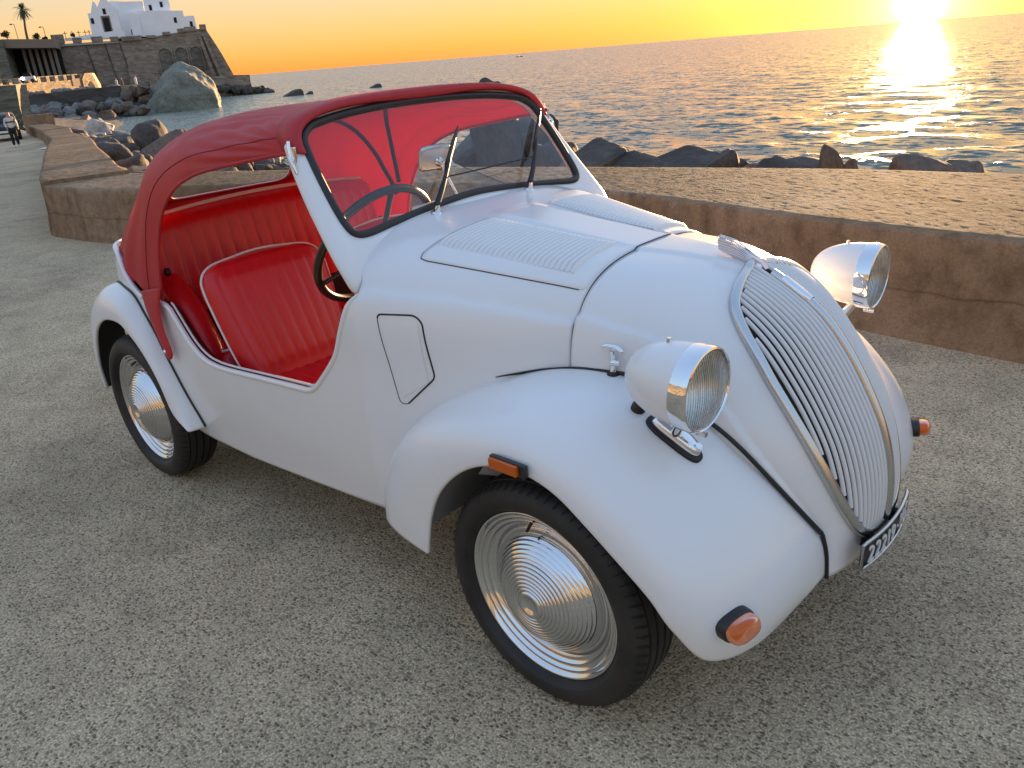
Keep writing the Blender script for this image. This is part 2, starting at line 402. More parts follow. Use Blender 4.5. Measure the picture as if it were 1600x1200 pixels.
# ---- body tub: sides with the open door cut-outs, tail round the back
DOOR = [(-1.80, 0.757), (-1.72, 0.752), (-1.667, 0.742), (-1.641, 0.72), (-1.545, 0.632), (-1.474, 0.594), (-1.40, 0.583), (-1.30, 0.586), (-1.149, 0.598), (-0.898, 0.617), (-0.855, 0.620), (-0.815, 0.634), (-0.773, 0.668), (-0.692, 0.752), (-0.648, 0.832), (-0.612, 0.905), (-0.580, 0.939)]
dc = cr(DOOR, 600)
BELT = [(-2.3, 0.90), (-2.18, 0.893), (-2.10, 0.872), (-2.043, 0.832), (-1.964, 0.785), (-1.885, 0.757), (-1.80, 0.757)]
bc = cr(BELT, 300)
def top_at(X): return np.where(X > -1.80, np.interp(X, dc[:, 0], dc[:, 1]), np.interp(X, bc[:, 0], bc[:, 1]))
OUT = spl([(-0.58, 1.0), (-0.9, 1.0), (-1.3, 1.0), (-1.7, 0.995), (-1.9, 0.985), (-2.1, 0.955), (-2.28, 0.87), (-2.41, 0.65), (-2.47, 0.28), (-2.48, 0.0)], 500)
ox = np.concatenate([np.linspace(0, 0.14, 90), np.linspace(0.14, 0.45, 60)[1:], np.linspace(0.45, 1, 90)[1:]])
OUT = np.stack([np.interp(ox, np.linspace(0, 1, 500), OUT[:, 0]), np.interp(ox, np.linspace(0, 1, 500), OUT[:, 1])], 1)
c0 = G[0]; ks = int(np.argmax(c0[:, 2] < 0.9395)); zcol = c0[ks:, 2]; zfrac = (zcol-zcol[0])/(zcol[-1]-zcol[0]); DOOR[-1] = (-0.58, float(zcol[0])); dc = cr(DOOR, 600)
rows = []
for X, wf in OUT:
    zt = float(top_at(X)); zb = float(bot_at(X)); z = zt+(zb-zt)*zfrac
    y = -0.565*wf*side_prof(np.minimum(z, 0.76))
    hi = z > 0.76
    if hi.any():
        top = sup((0, 0, 1.064), (0, -0.565, 0.76), 3.5, None); y[hi] = np.interp(-z[hi], -top[:, 2], top[:, 1])*wf
    y -= 0.014*sstep((0.945+0.006-z)/0.011)*wf
    tail = np.clip((-1.7-X)/0.75, 0, 1)
    xx = X + tail*0.13*np.clip((z-0.5)/0.4, 0, 1.2)**1.5
    rows.append(np.stack([xx, y, z], 1))
TG = np.array(rows)
TG[0] = c0[ks:]
TGm = TG[:-1][::-1].copy(); TGm[:, :, 1] *= -1
def join_grids(name, grids, m, parent):
    V = []; F = []
    for P in grids:
        F += gridf(P.shape[0], P.shape[1], off=len(V)); V += list(P.reshape(-1, 3))
    o = mk(name, V, F, m, parent); bm = bmesh.new(); bm.from_mesh(o.data)
    bmesh.ops.remove_doubles(bm, verts=bm.verts, dist=0.0004); bmesh.ops.recalc_face_normals(bm, faces=bm.faces); bm.to_mesh(o.data); bm.free()
    o.data.polygons.foreach_set('use_smooth', [True]*len(o.data.polygons)); return o
body = outward(join_grids('body_shell', [mirror_grid(G), mirror_grid(cowl_rows), np.concatenate([TG, TGm], 0)], paint, car), (-1.0, 0, 0.6))
cowl_bvh = bvh_of(body)
sld_ = body.modifiers.new('solid', 'SOLIDIFY'); sld_.thickness = 0.008; sld_.offset = -1.0
# white inner skin of the tub seen over the door edge

# rolled edge of the door openings with red-white welting inside
for sgn in (1, -1):
    idx = [i for i, (X, wf) in enumerate(OUT) if X >= -1.78]
    edge = TG[idx, 0].copy(); edge[:, 1] += 0.004; edge[:, 2] += 0.001
    edge[:, 1] *= sgn
    e = arc(edge, 160)
    tube('door_edge_roll', e, np.interp(np.arange(160), [0, 6, 159], [0.003, 0.0095, 0.0095]), paint, car, 10)
    w2 = e.copy(); w2[:, 1] += sgn*0.017; w2[:, 2] += 0.009
    tube('door_edge_piping', w2[10:150], 0.0042, piping_m, car, 8)
    w3 = e.copy(); w3[:, 1] += sgn*0.024; w3[:, 2] += 0.001
    tube('door_edge_welt', w3[10:150], 0.006, black_bead, car, 8)
# belt moulding under the canvas
    idx = [i for i, (X, wf) in enumerate(OUT) if X <= -1.86]
    b = TG[idx, 0].copy(); b[:, 1] -= 0.004; b[:, 1] *= sgn
    tube('belt_moulding', arc(b, 60), 0.009, paint, car, 8)
# cowl vent flap, outlined by a dark gap
def on_side(X, z, off=0.0):
    h = cowl_bvh.ray_cast(Vector((X, -1.2, z)), Vector((0, 1, 0)))
    return np.array(h[0]) + np.array([0, -off, 0])
FLAP = [(-0.520, 0.893), (-0.425, 0.893), (-0.404, 0.876), (-0.381, 0.734), (-0.459, 0.656), (-0.477, 0.661)]
def rounded(poly, r=0.012, k=6):
    P_ = np.array(poly, float); out = []
    for i_ in range(len(P_)):
        a, b, c = P_[i_-1], P_[i_], P_[(i_+1) % len(P_)]; u1 = (a-b)/np.linalg.norm(a-b); u2 = (c-b)/np.linalg.norm(c-b)
        p1, p2 = b+u1*min(r, np.linalg.norm(a-b)*0.45), b+u2*min(r, np.linalg.norm(c-b)*0.45)
        for t in np.linspace(0, 1, k): out.append((1-t)**2*p1+2*t*(1-t)*b+t*t*p2)
    return np.array(out)
fl = arc(rounded(FLAP), 120, True)
tube('flap_gap', np.array([on_side(x, z, 0.0002) for x, z in fl]), np.where((fl[:, 0] > -0.455) | (fl[:, 1] > 0.885), 0.0024, 0.0011), black_bead, car, 6, closed=True)
cen = fl.mean(0); q_ = lambda u_, v_: (np.array(FLAP[0])*(1-u_)+np.array([-0.410, 0.888])*u_)*(1-v_)+(np.array([-0.470, 0.664])*(1-u_)+np.array([-0.392, 0.735-0.02])*u_)*v_
sheet('cowl_vent_flap', np.array([[on_side(*(cen+(q_(u_, v_)-cen)*0.90), 0.0016) for v_ in np.linspace(0, 1, 14)] for u_ in np.linspace(0, 1, 12)]), paint, car)

# ---- fenders
arch_inner = mat('arch_inner_dark', (0.05, 0.047, 0.044), 0.85)  # one darker tone for the inner faces of the fenders
def fender(name, I, L, n, par, crown=0.0, nu=120, nv=46, it=6):
    Ic = cr(I, nu); Lc = cr(L, nu); Nn = cr([(a, 0) for a in n], nu)[:, 0]
    P = np.array([sup(Ic[i], Lc[i], Nn[i], nv) for i in range(nu)])
    P = smooth_grid(P, it)
    # rolled lip turning inwards
    d = P[:, -1]-P[:, -2]; d /= np.linalg.norm(d, axis=1)[:, None]
    tu = np.gradient(P[:, -1], axis=0); inn = np.cross(tu, d); inn /= np.linalg.norm(inn, axis=1)[:, None]+1e-9
    cen = P.mean((0, 1)); cen[1] = -0.3; cen[2] = 0.3
    inn *= np.sign(((cen-P[:, -1])*inn).sum(1))[:, None]
    l1 = P[:, -1] + d*0.005 + inn*0.003; l2 = P[:, -1] + d*0.005 + inn*0.010; l3 = P[:, -1] + inn*0.016 - d*0.006
    P = np.concatenate([P, l1[:, None], l2[:, None], l3[:, None]], 1)
    o = outward(sheet(name, P, paint, par, flip=False, thick=0.005, offset=-1), (P[:, :, 0].mean(), -0.40, 0.30))
    o.data.materials.append(arch_inner); o.modifiers['solid'].material_offset = 1
    return o, Ic, P
FI = [(-0.555, -0.566, 0.325), (-0.545, -0.566, 0.40), (-0.515, -0.56, 0.485), (-0.46, -0.535, 0.58), (-0.37, -0.490, 0.665), (-0.25, -0.425, 0.728), (-0.12, -0.372, 0.772), (0.0, -0.345, 0.787), (0.1, -0.327, 0.780), (0.2, -0.314, 0.742), (0.3, -0.300, 0.680), (0.395, -0.265, 0.588), (0.455, -0.23, 0.508), (0.492, -0.203, 0.445), (0.503, -0.196, 0.395), (0.506, -0.195, 0.345)]
FL = [(-0.345, -0.632, 0.300), (-0.332, -0.636, 0.345), (-0.308, -0.638, 0.425), (-0.265, -0.640, 0.507), (-0.20, -0.640, 0.577), (-0.125, -0.640, 0.626), (-0.045, -0.640, 0.651), (0.035, -0.640, 0.655), (0.11, -0.638, 0.632), (0.185, -0.636, 0.582), (0.26, -0.634, 0.526), (0.325, -0.628, 0.470), (0.375, -0.612, 0.398), (0.425, -0.560, 0.318), (0.475, -0.45, 0.312), (0.5, -0.25, 0.332)]
FN = [2.6, 2.6, 2.5, 2.4, 2.3, 2.2, 2.2, 2.2, 2.2, 2.25, 2.3, 2.3, 2.3, 2.3, 2.2, 2.0]
ff, ffI, ffP = fender('front_fender', FI, FL, FN, car)
ff_bvh = bvh_of(ff)
BEAD = [(-0.235, -0.432, 0.742), (-0.214, -0.424, 0.748), (-0.125, -0.383, 0.767), (-0.038, -0.359, 0.781), (0.051, -0.344, 0.785), (0.097, -0.335, 0.781), (0.20, -0.318, 0.744), (0.289, -0.306, 0.697), (0.345, -0.295, 0.654), (0.395, -0.274, 0.596), (0.443, -0.247, 0.533), (0.495, -0.206, 0.454)]
bead_o = tube('fender_bead', spl(BEAD, 90)+np.array([0.001, -0.003, 0.003]), np.interp(np.linspace(0, 1, 90), [0, 0.12, 1], [0.0012, 0.0042, 0.0056]), black_bead, car, 8)
jt = tube('fender_joint', [(0.497, -0.205, 0.452), (0.506, -0.197, 0.40), (0.510, -0.195, 0.338)], 0.0045, black_bead, car, 6, samples=12)
RI = [(-2.43, -0.47, 0.285), (-2.44, -0.46, 0.42), (-2.40, -0.475, 0.56), (-2.31, -0.51, 0.69), (-2.18, -0.538, 0.758), (-2.06, -0.553, 0.764), (-1.95, -0.563, 0.746), (-1.875, -0.568, 0.688), (-1.81, -0.572, 0.625), (-1.765, -0.574, 0.553), (-1.72, -0.575, 0.478), (-1.673, -0.574, 0.383), (-1.625, -0.570, 0.292)]
RL = [(-2.375, -0.622, 0.290), (-2.350, -0.632, 0.395), (-2.312, -0.636, 0.480), (-2.245, -0.640, 0.572), (-2.16, -0.642, 0.630), (-2.07, -0.643, 0.657), (-1.965, -0.644, 0.658), (-1.895, -0.644, 0.625), (-1.84, -0.643, 0.585), (-1.785, -0.642, 0.525), (-1.745, -0.641, 0.458), (-1.703, -0.638, 0.352), (-1.635, -0.630, 0.298)]
RN = [2.0, 2.1, 2.2, 2.3, 2.3, 2.3, 2.3, 2.3, 2.3, 2.3, 2.3, 2.3, 2.2]
rf, rfI, rfP = fender('rear_fender', RI, RL, RN, car)
rp_ = arc(rfI[(rfI[:, 0] > -2.28)], 80); rp2 = []
for p in rp_:
    h = cowl_bvh.ray_cast(Vector((p[0], -1.2, p[2])), Vector((0, 1, 0)))
    rp2.append((p[0], (h[0].y if h[0] is not None else p[1])-0.002, p[2]+0.001))
rb = tube('fender_bead', np.array(rp2), 0.005, black_bead, car, 8)
for o in (ff, rf, bead_o, rb, jt): mirror(o, car)
for sgn in (-1, 1):
    prism('wheelhouse', [(-2.42, 0.28), (-1.62, 0.28), (-1.70, 0.62), (-1.95, 0.745), (-2.2, 0.745), (-2.40, 0.62)], sgn*0.44, sgn*0.46, underbody, car)
# dark underbody and inner arches
prism('underbody', [(-2.25, 0.34), (-1.62, 0.30), (-0.45, 0.34), (0.30, 0.34), (0.40, 0.44), (0.2, 0.56), (-0.4, 0.6), (-0.5, 0.40), (-1.6, 0.40), (-1.7, 0.66), (-2.2, 0.66)], -0.40, 0.40, underbody, car)
prism('chassis_sill', [(-1.68, 0.27), (-0.42, 0.335), (-0.42, 0.38), (-1.68, 0.33)], -0.53, 0.53, underbody, car)
prism('engine_bay', [(-0.5, 0.42), (0.34, 0.42), (0.36, 0.6), (0.2, 0.74), (-0.5, 0.80)], -0.30, 0.30, underbody, car)
for xc in (0.0, -2.0):
    tube('axle', [(xc, -0.5, 0.2935), (xc, 0.5, 0.2935)], 0.03, underbody, car, 10)
# grey inner splash panel behind the front wheel, seen under the arch
for sgn in (-1, 1):
    a = np.linspace(rad(100), rad(166), 16); P = []
    for y in np.linspace(0.40, 0.615, 6): P.append([(0.335*math.cos(t)-0.01, sgn*y, 0.30+0.335*math.sin(t)) for t in a])
    sheet('splash_panel', np.array(P), paint_dark, car)

# ---- grille: chrome surround, centre bar, single slats over a dark recess
GB = [(0.0, 0.214), (0.04, 0.222), (0.094, 0.238), (0.135, 0.257), (0.163, 0.280), (0.182, 0.321), (0.1938, 0.376), (0.2007, 0.459), (0.2025, 0.532), (0.201, 0.6055), (0.194, 0.688), (0.1806, 0.757), (0.160, 0.826), (0.1346, 0.881), (0.1040, 0.918), (0.06, 0.938), (0.0, 0.945)]
gb = cr(GB, 400)
def half_w(s): return np.interp(s, gb[:, 1], gb[:, 0])
grille = empty('grille'); grille.parent = car
ss = np.linspace(gb[0, 1], gb[-1, 1], 80)
P = [[nose_pt(f*max(half_w(s), 1e-3), s, 0.0065)[0] for f in np.linspace(-0.995, 0.995, 41)] for s in ss]
grille_dark = mat('grille_recess', (0.01, 0.01, 0.01), 0.9)
sheet('recess', np.array(P), grille_dark, grille)
sur_m = mat('grille_surround_metal', (0.62, 0.62, 0.62), 0.24, 1.0)
loop = np.vstack([gb, (gb*[-1, 1])[::-1][1:-1]]); loop = arc(loop, 200, True)
LP = np.array([nose_pt(y, s, 0.008)[0] for y, s in loop]); LN = np.array([nose_pt(y, s, 0.008)[1] for y, s in loop])
T = np.roll(LP, -1, 0)-np.roll(LP, 1, 0); T /= np.linalg.norm(T, axis=1)[:, None]; Bn = np.cross(T, LN)
prof = [(-0.013, -0.006), (-0.0125, 0.004), (-0.008, 0.010), (-0.003, 0.0085), (0.002, 0.0095), (0.007, 0.0075), (0.0115, 0.001), (0.012, -0.006)]
sheet('surround', np.stack([LP + Bn*a + LN*h for a, h in prof], 1), sur_m, grille, cu=True)
slat_m = mat('slat_white_paint', (0.74, 0.73, 0.72), 0.4, 0, 0.5, 0.2, 0.2)
NSL = 14; pitch = 0.0137
for sgn in (-1, 1):
    for i in range(NSL):
        y = 0.0185 + pitch*i
        ok = ss[(half_w(ss) > y+0.010)]
        if len(ok) < 6: continue
        sv = np.linspace(ok[0], ok[-1], 40)
        C = [nose_pt(sgn*y, s, 0.0065) for s in sv]
        wv = 0.0049*np.ones(40)
        rows = []
        for (p, q), ww in zip(C, wv):
            lat = np.array([0, 1.0, 0]); lat -= q*(lat@q); lat /= np.linalg.norm(lat)
            rows.append([p+lat*ww*a + q*h for a, h in ((-1, -0.002), (-0.95, 0.003), (-0.55, 0.0062), (0, 0.0072), (0.55, 0.0062), (0.95, 0.003), (1, -0.002))])
        sheet('slat', np.array(rows), slat_m, grille)
cb = [nose_pt(0.0, s, 0.012) for s in np.linspace(0.26, 0.93, 70)]
rows = [[p+np.array([0, a, 0])+q*h for a, h in ((-0.0115, -0.006), (-0.0105, 0.004), (-0.005, 0.0085), (0, 0.0095), (0.005, 0.0085), (0.0105, 0.004), (0.0115, -0.006))] for p, q in cb]
sheet('centre_bar', np.array(rows), sur_m, grille)
# badge clip on the centre bar and winged ornament at its head
p0, q0 = nose_pt(0, s_of_z(0.935), 0.020); p1, q1 = nose_pt(0, s_of_z(0.895), 0.020)
rows = []
for t in np.linspace(0, 1, 10):
    p = p0*(1-t)+p1*t; wd = 0.010+0.004*math.sin(math.pi*t)
    rows.append([p+np.array([0, a*wd, 0])+q0*h for a, h in ((-1, -0.006), (-0.95, 0.002), (0, 0.005), (0.95, 0.002), (1, -0.006))])
sheet('bar_clip', np.array(rows), chrome, grille)
orn = empty('bonnet_ornament'); orn.parent = car
red_metal = mat('ornament_metal', (0.75, 0.62, 0.60), 0.25, 1.0)
wing = [(0.232, 0.985), (0.205, 0.992), (0.17, 1.002), (0.128, 1.018), (0.124, 1.040), (0.130, 1.050), (0.165, 1.034), (0.20, 1.018), (0.236, 1.000), (0.25, 0.985)]
V = []; k = len(wing)
bmw = bmesh.new()
for sgn in (-1, 1):
    for x, z in wing: bmw.verts.new((x-0.006, sgn*(0.0045+0.004*max(0, (x-0.17)/0.08)), z-0.018))
bmw.verts.ensure_lookup_table()
bmw.faces.new(bmw.verts[:k]); bmw.faces.new(bmw.verts[k:][::-1])
for i in range(k): bmw.faces.new((bmw.verts[i], bmw.verts[k+i], bmw.verts[k+(i+1) % k], bmw.verts[(i+1) % k]))
bmesh.ops.recalc_face_normals(bmw, faces=bmw.faces)
me = bpy.data.meshes.new('wing'); bmw.to_mesh(me); bmw.free(); me.materials.append(red_metal)
wo_ = bpy.data.objects.new('wing', me); col.objects.link(wo_); wo_.parent = orn
for j in range(6):
    z0 = 1.0+0.006*j
    for sgn in (-1, 1):
        tube('feather_rib', [(0.12, sgn*0.0052, z0+0.003-0.0), (0.16, sgn*0.006, z0-0.005), (0.215, sgn*0.008, 0.985-0.002*j*0-0.005+0.002*j)], 0.0018, chrome, orn, 6)
lathe('ornament_boss', [(0.0, 0.0), (0.012, 0.002), (0.014, 0.008), (0.010, 0.014), (0.0, 0.016)], (0.222, 0, 0.966), (0.3, 0, 1), chrome, orn, 20)

# ---- bonnet louvre panels
def top_pt(x, y, off=0.0):
    h = cowl_bvh.ray_cast(Vector((x, y, 1.5)), Vector((0, 0, -1)))
    return np.array(h[0]) + np.array(h[1])*(off if h[1].z > 0 else -off)
for sgn in (-1, 1):
    lp = empty('louvre_panel'); lp.parent = car
    out = [(-0.505, 0.118), (-0.515, 0.135), (-0.497, 0.395), (-0.487, 0.412), (-0.468, 0.410), (-0.075, 0.284), (-0.068, 0.277), (-0.066, 0.085), (-0.072, 0.079)]
    o2 = arc(np.array(out), 120, True); cen = o2.mean(0)
    rings = [[top_pt(*(cen+(q-cen)*f_)*np.array([1, sgn]), o_) for q in o2] for f_, o_ in ((1.0, 0.0003), (0.99, 0.0035), (0.93, 0.0042), (0.6, 0.0040), (0.3, 0.004), (0.03, 0.004))]
    sheet('panel', np.array(rings), paint, lp, cv=True, flip=(sgn < 0))
    tube('panel_gap', np.array([top_pt(q[0], q[1]*sgn, 0.0008) for q in o2 if not (q[1] < 0.20 or q[0] > -0.082)]), 0.0015, seam_m, lp, 6)
    NL = 27
    for i in range(NL):
        u = (i+0.5)/NL; x = -0.488 + u*0.372
        yi = 0.118-0.036*u; yo = 0.355-0.095*u
        yv = np.linspace(yi, yo, 18); rows = []
        for jj, y in enumerate(yv):
            e = min(1.0, min(jj, 17-jj)/2.0); e = math.sin(e*math.pi/2)
            rows.append([top_pt(x+a, y*sgn, 0.0038)+np.array([0, 0, h*e]) for a, h in ((-0.0060, -0.001), (-0.0050, 0.0048), (-0.0026, 0.0088), (0.0002, 0.0098), (0.0028, 0.0074), (0.0046, 0.0034), (0.0058, -0.001))])
        sheet('louvre', np.array(rows), paint, lp, flip=(sgn > 0))

# ---- T-handle bonnet catches
def catch(sgn):
    c = empty('bonnet_catch'); c.parent = car
    b = np.array([0.055, -0.352, 0.782]); t = np.array([0.060, -0.358, 0.846])
    S = np.array([1, -sgn, 1])
    tube('stem', (np.array([b, b*0.6+t*0.4+[0, 0.004, 0], t]))*S, np.linspace(0.009, 0.0065, 14), chrome, c, 10, samples=14)
    tube('grip', (np.array([t+[-0.030, 0, 0.004], t+[-0.015, 0, 0.009], t+[0, 0, 0.010], t+[0.015, 0, 0.008], t+[0.028, 0, 0.0]]))*S, np.array([0.004]+[0.0075]*14+[0.004]), chrome, c, 10, samples=16, flat=0.6)
    lathe('wing_nut', [(0, -0.010), (0.007, -0.010), (0.007, 0.010), (0, 0.010)], (b*0.35+t*0.65+[0.012, -0.006, -0.004])*S, (1, 0.2, 0), chrome, c, 12)
    lathe('foot', [(0.0, 0.012), (0.009, 0.012), (0.014, 0.004), (0.015, -0.006)], b*S, (0, 0, 1), black_bead, c, 16)
catch(1); catch(-1)

# ---- headlamps
def fpt(x, y, off=0.0):
    h = ff_bvh.ray_cast(Vector((x, y, 1.4)), Vector((0, 0, -1)))
    n = np.array(h[1]); n = n if n[2] > 0 else -n
    return np.array(h[0])+n*off, n
refl = mat('reflector', (0.92, 0.92, 0.90), 0.32, 1.0)
def headlamp():
    hl = empty('headlamp'); hl.parent = car
    c = np.array([0.345, -0.449, 0.849]); ax = np.array([0.995, -0.02, -0.03]); ax /= np.linalg.norm(ax)
    R = 0.0925
    shell = [(0.0, -0.176), (0.018, -0.174), (0.035, -0.167), (0.051, -0.153), (0.065, -0.131), (0.0755, -0.103), (0.0815, -0.074), (0.0845, -0.048), (0.0855, -0.034)]
    q = cr(shell, 40); q[:, 0] = np.maximum(q[:, 0], 0)
    lathe('shell', q, c, ax, paint, hl, 64)
    ring = [(0.0850, -0.036), (0.0870, -0.0345), (0.0878, -0.029), (0.0880, -0.012), (0.0872, -0.004), (0.0848, 0.002), (0.0815, 0.0035), (0.0795, 0.001), (0.078, -0.005)]
    lathe('chrome_ring', ring, c, ax, chrome, hl, 72)
    lathe('reflector', cr([(0.079, -0.006), (0.074, -0.022), (0.060, -0.045), (0.035, -0.062), (0.010, -0.068), (0.0, -0.068)], 24), c, ax, refl, hl, 48)
    lathe('bulb', [(0.0, -0.03), (0.008, -0.034), (0.011, -0.044), (0.008, -0.056), (0.006, -0.068)], c, ax, mat('bulb_glass', (0.8, 0.8, 0.75), 0.1), hl, 16)
    # ribbed, slightly domed lens
    axv = Vector(ax); e1 = np.array(Vector((0, 0, 1))); e1 = e1-ax*(e1@ax); e1 /= np.linalg.norm(e1); e2 = np.cross(ax, e1)
    V = []; nb_ = 109; na_ = 30
    for b_ in np.linspace(-0.0785, 0.0785, nb_):
        am = math.sqrt(max(0.0796**2-b_*b_, 1e-7))
        for a in np.linspace(-am, am, na_):
            r = math.hypot(a, b_)/0.0796; h = 0.013*(1-r*r)-0.003+0.0012*abs(math.sin(b_*math.pi/0.0062))*(r < 0.97)
            V.append(c+e1*a+e2*b_+ax*h)
    o = mk('lens', V, gridf(nb_, na_), lens_m, hl)
    sld = o.modifiers.new('solid', 'SOLIDIFY'); sld.thickness = 0.003
    # chrome foot on black pad
    f0, nf = fpt(0.283, -0.410); f1, _ = fpt(0.207, -0.420)
    u = f0-f1; Ln = np.linalg.norm(u); u /= Ln; vv = np.cross(nf, u)
    def pad(name, L_, W, h0, h1, m_):
        cc = (f0+f1)/2 + u*0.006; th_ = np.linspace(0, 2*np.pi, 48, endpoint=False); rows = []
        for sc, hh in ((1.0, -0.004), (1.0, h0), (0.97, h0+(h1-h0)*0.5), (0.85, h0+(h1-h0)*0.85), (0.55, h1), (0.02, h1)):
            row = []
            for t in th_:
                q = cc+u*L_*sc*np.sign(np.cos(t))*abs(np.cos(t))**0.8+vv*W*sc*np.sign(np.sin(t))*abs(np.sin(t))**0.8
                g_, n_ = fpt(q[0], q[1]); row.append(g_+nf*hh)
            rows.append(row)
        return sheet(name, np.array(rows), m_, hl, cv=True)
    pad('rubber_pad', 0.069, 0.027, 0.006, 0.009, black_bead)
    pad('foot', 0.060, 0.0195, 0.010, 0.027, chrome)
    tube('pedestal', [f0*0.55+f1*0.45+nf*0.014, c-ax*0.050-np.array([0, 0, 0.074])], np.array([0.016, 0.013, 0.012, 0.013]), chrome, hl, 14, samples=4)
    tube('ring_screw', [c+ax*-0.018+np.array([0, 0, -0.086]), c+ax*-0.018+np.array([0, 0, -0.098])], 0.007, alu, hl, 10)
    tube('clamp_screw', [c+ax*-0.028+np.array([0, 0.0, -0.095]), c+ax*0.000+np.array([0, 0.0, -0.095])], 0.006, chrome, hl, 10)
    lathe('foot_bolt', [(0, 0.008), (0.008, 0.008), (0.009, 0.0)], f0+u*0.010+nf*0.021, nf, chrome, hl, 10)
    tube('top_screw', [c-ax*0.085+np.array([0, 0, 0.076]), c-ax*0.085+np.array([0, 0, 0.088])], np.array([0.006, 0.0045]), chrome, hl, 10)
    b0, nb = fpt(0.165, -0.417)
    lathe('cable_grommet', [(0, 0.022), (0.010, 0.021), (0.015, 0.012), (0.016, 0.0)], b0, nb, black_bead, hl, 16)
    return hl
h1 = headlamp(); mirror(h1, car)

# ---- amber indicators on the fender fronts, side marker strip
def indicator():
    it = empty('indicator'); it.parent = car
    h = ff_bvh.ray_cast(Vector((1.2, -0.525, 0.405)), Vector((-1, 0, 0)))
    p = np.array(h[0]); n = np.array(h[1]); n = n if n[0] > 0 else -n
    n = n*0.6+np.array([1, -0.25, 0.05])*0.4; n /= np.linalg.norm(n)
    lat = np.cross([0, 0, 1], n); lat /= np.linalg.norm(lat); up_ = np.cross(n, lat)
    lat, up_ = lat*0.97+up_*0.24, up_*0.97-lat*0.24
    th_ = np.linspace(0, 2*np.pi, 48, endpoint=False)
    def st(a, b): return np.sign(np.cos(th_))*np.abs(np.cos(th_))**0.75*a, np.sign(np.sin(th_))*np.abs(np.sin(th_))**0.75*b
    def lay(name, A, B, lv, m_):
        rows = []
        for sc, hh in lv:
            a, b = st(A*sc, B*sc); rows.append(p+lat*a[:, None]+up_*b[:, None]+n*hh)
        sheet(name, np.array(rows), m_, it, cv=True, flip=False)
    lay('black_base', 0.041, 0.026, [(1.02, -0.03), (1.0, 0.012), (0.97, 0.018), (0.85, 0.019)], rubber)
    lay('amber_lens', 0.037, 0.0225, [(1.0, 0.017), (1.0, 0.030), (0.95, 0.038), (0.82, 0.043), (0.5, 0.0455), (0.02, 0.046)], amber)
    for j in range(5):
        q = p+lat*(0.004*(j-2))+n*0.046+up_*0.003
        tube('lens_rib', [q-up_*0.007, q+up_*0.007], 0.0009, amber, it, 5)
    return it
mirror(indicator(), car)
sm_ = empty('side_marker'); sm_.parent = car
box('backing', (-0.004, -0.650, 0.668), (0.100, 0.012, 0.030), rubber, sm_, 0.003)
box('amber_lens', (-0.011, -0.658, 0.668), (0.080, 0.012, 0.024), amber, sm_, 0.003)
mirror(sm_, car)

# ---- number plate
pl = empty('number_plate'); pl.parent = car
pw, ph = 0.290, 0.064; pz = 0.386
def px_(y): return 0.578 - 0.75*y*y
ys = np.linspace(-pw/2, pw/2, 25)
sheet('plate', np.array([[(px_(y)+0.000, y, pz-ph/2), (px_(y), y, pz+ph/2)] for y in ys]), plate_black, pl, thick=0.003, flip=False, smooth=True)
def fr(y, z): return (px_(y)+0.002, y, z)
lo = [fr(y, pz-ph/2) for y in ys]; hi = [fr(y, pz+ph/2) for y in ys[::-1]]
tube('frame', np.array(lo+hi), 0.0042, sur_m, pl, 8, closed=True)
GLYPHS = [('2', -0.112), ('2', -0.083), ('2', -0.054), ('1', -0.029), ('9', -0.003), ('\u00b7', 0.030), ('M', 0.066), ('C', 0.109)]
for g_, yc_ in GLYPHS:
    cu = bpy.data.curves.new('plate_text', 'FONT'); cu.body = g_; cu.size = 0.070; cu.extrude = 0.0015
    to = bpy.data.objects.new('tmp_text', cu); col.objects.link(to)
    dg = bpy.context.evaluated_depsgraph_get(); dg.update()
    tm = bpy.data.meshes.new_from_object(to.evaluated_get(dg)); bpy.data.objects.remove(to)
    a = np.empty(len(tm.vertices)*3); tm.vertices.foreach_get('co', a); a = a.reshape(-1, 3)
    xm = (a[:, 0].max()+a[:, 0].min())/2; a[:, 0] = (a[:, 0]-xm)*(0.74 if g_ != 'M' else 0.66); a[:, 1] = a[:, 1]*0.86-0.0225
    b = np.stack([px_(a[:, 0]+yc_)+0.0048+a[:, 2], a[:, 0]+yc_, pz+a[:, 1]], 1)
    tm.vertices.foreach_set('co', b.ravel()); tm.update(); tm.materials.clear(); tm.materials.append(plate_white); tm.name = 'plate_character'
    to = bpy.data.objects.new('plate_character', tm); col.objects.link(to); to.parent = pl
for sgn in (-1, 1): box('bracket', (0.545, sgn*0.07, pz), (0.055, 0.02, 0.03), underbody, pl, 0.002)

# ---- windscreen: white frame, rubber seal, glass, wipers
def wsx(z): return -0.665-0.725*(z-1.055)
WN = np.array([1.0, 0, 0.725]); WN /= np.linalg.norm(WN)
HALF = [(0.0, 1.083), (-0.18, 1.074), (-0.33, 1.060), (-0.43, 1.050), (-0.474, 1.058), (-0.491, 1.085), (-0.494, 1.141), (-0.489, 1.219), (-0.479, 1.285), (-0.464, 1.312), (-0.430, 1.334), (-0.38, 1.345), (-0.28, 1.357), (-0.14, 1.365), (0.0, 1.367)]
ring = HALF + [(-y, z) for y, z in HALF[::-1][1:-1]]
rg = spl(ring, 220, True)
RP = np.stack([wsx(rg[:, 1]), rg[:, 0], rg[:, 1]], 1)
T = np.roll(RP, -1, 0)-np.roll(RP, 1, 0); T /= np.linalg.norm(T, axis=1)[:, None]
INW = np.cross(T, WN)
cdir = np.array([wsx(1.2), 0, 1.2])-RP
if (INW*cdir).sum() < 0: INW *= -1
ws = empty('windscreen'); ws.parent = car
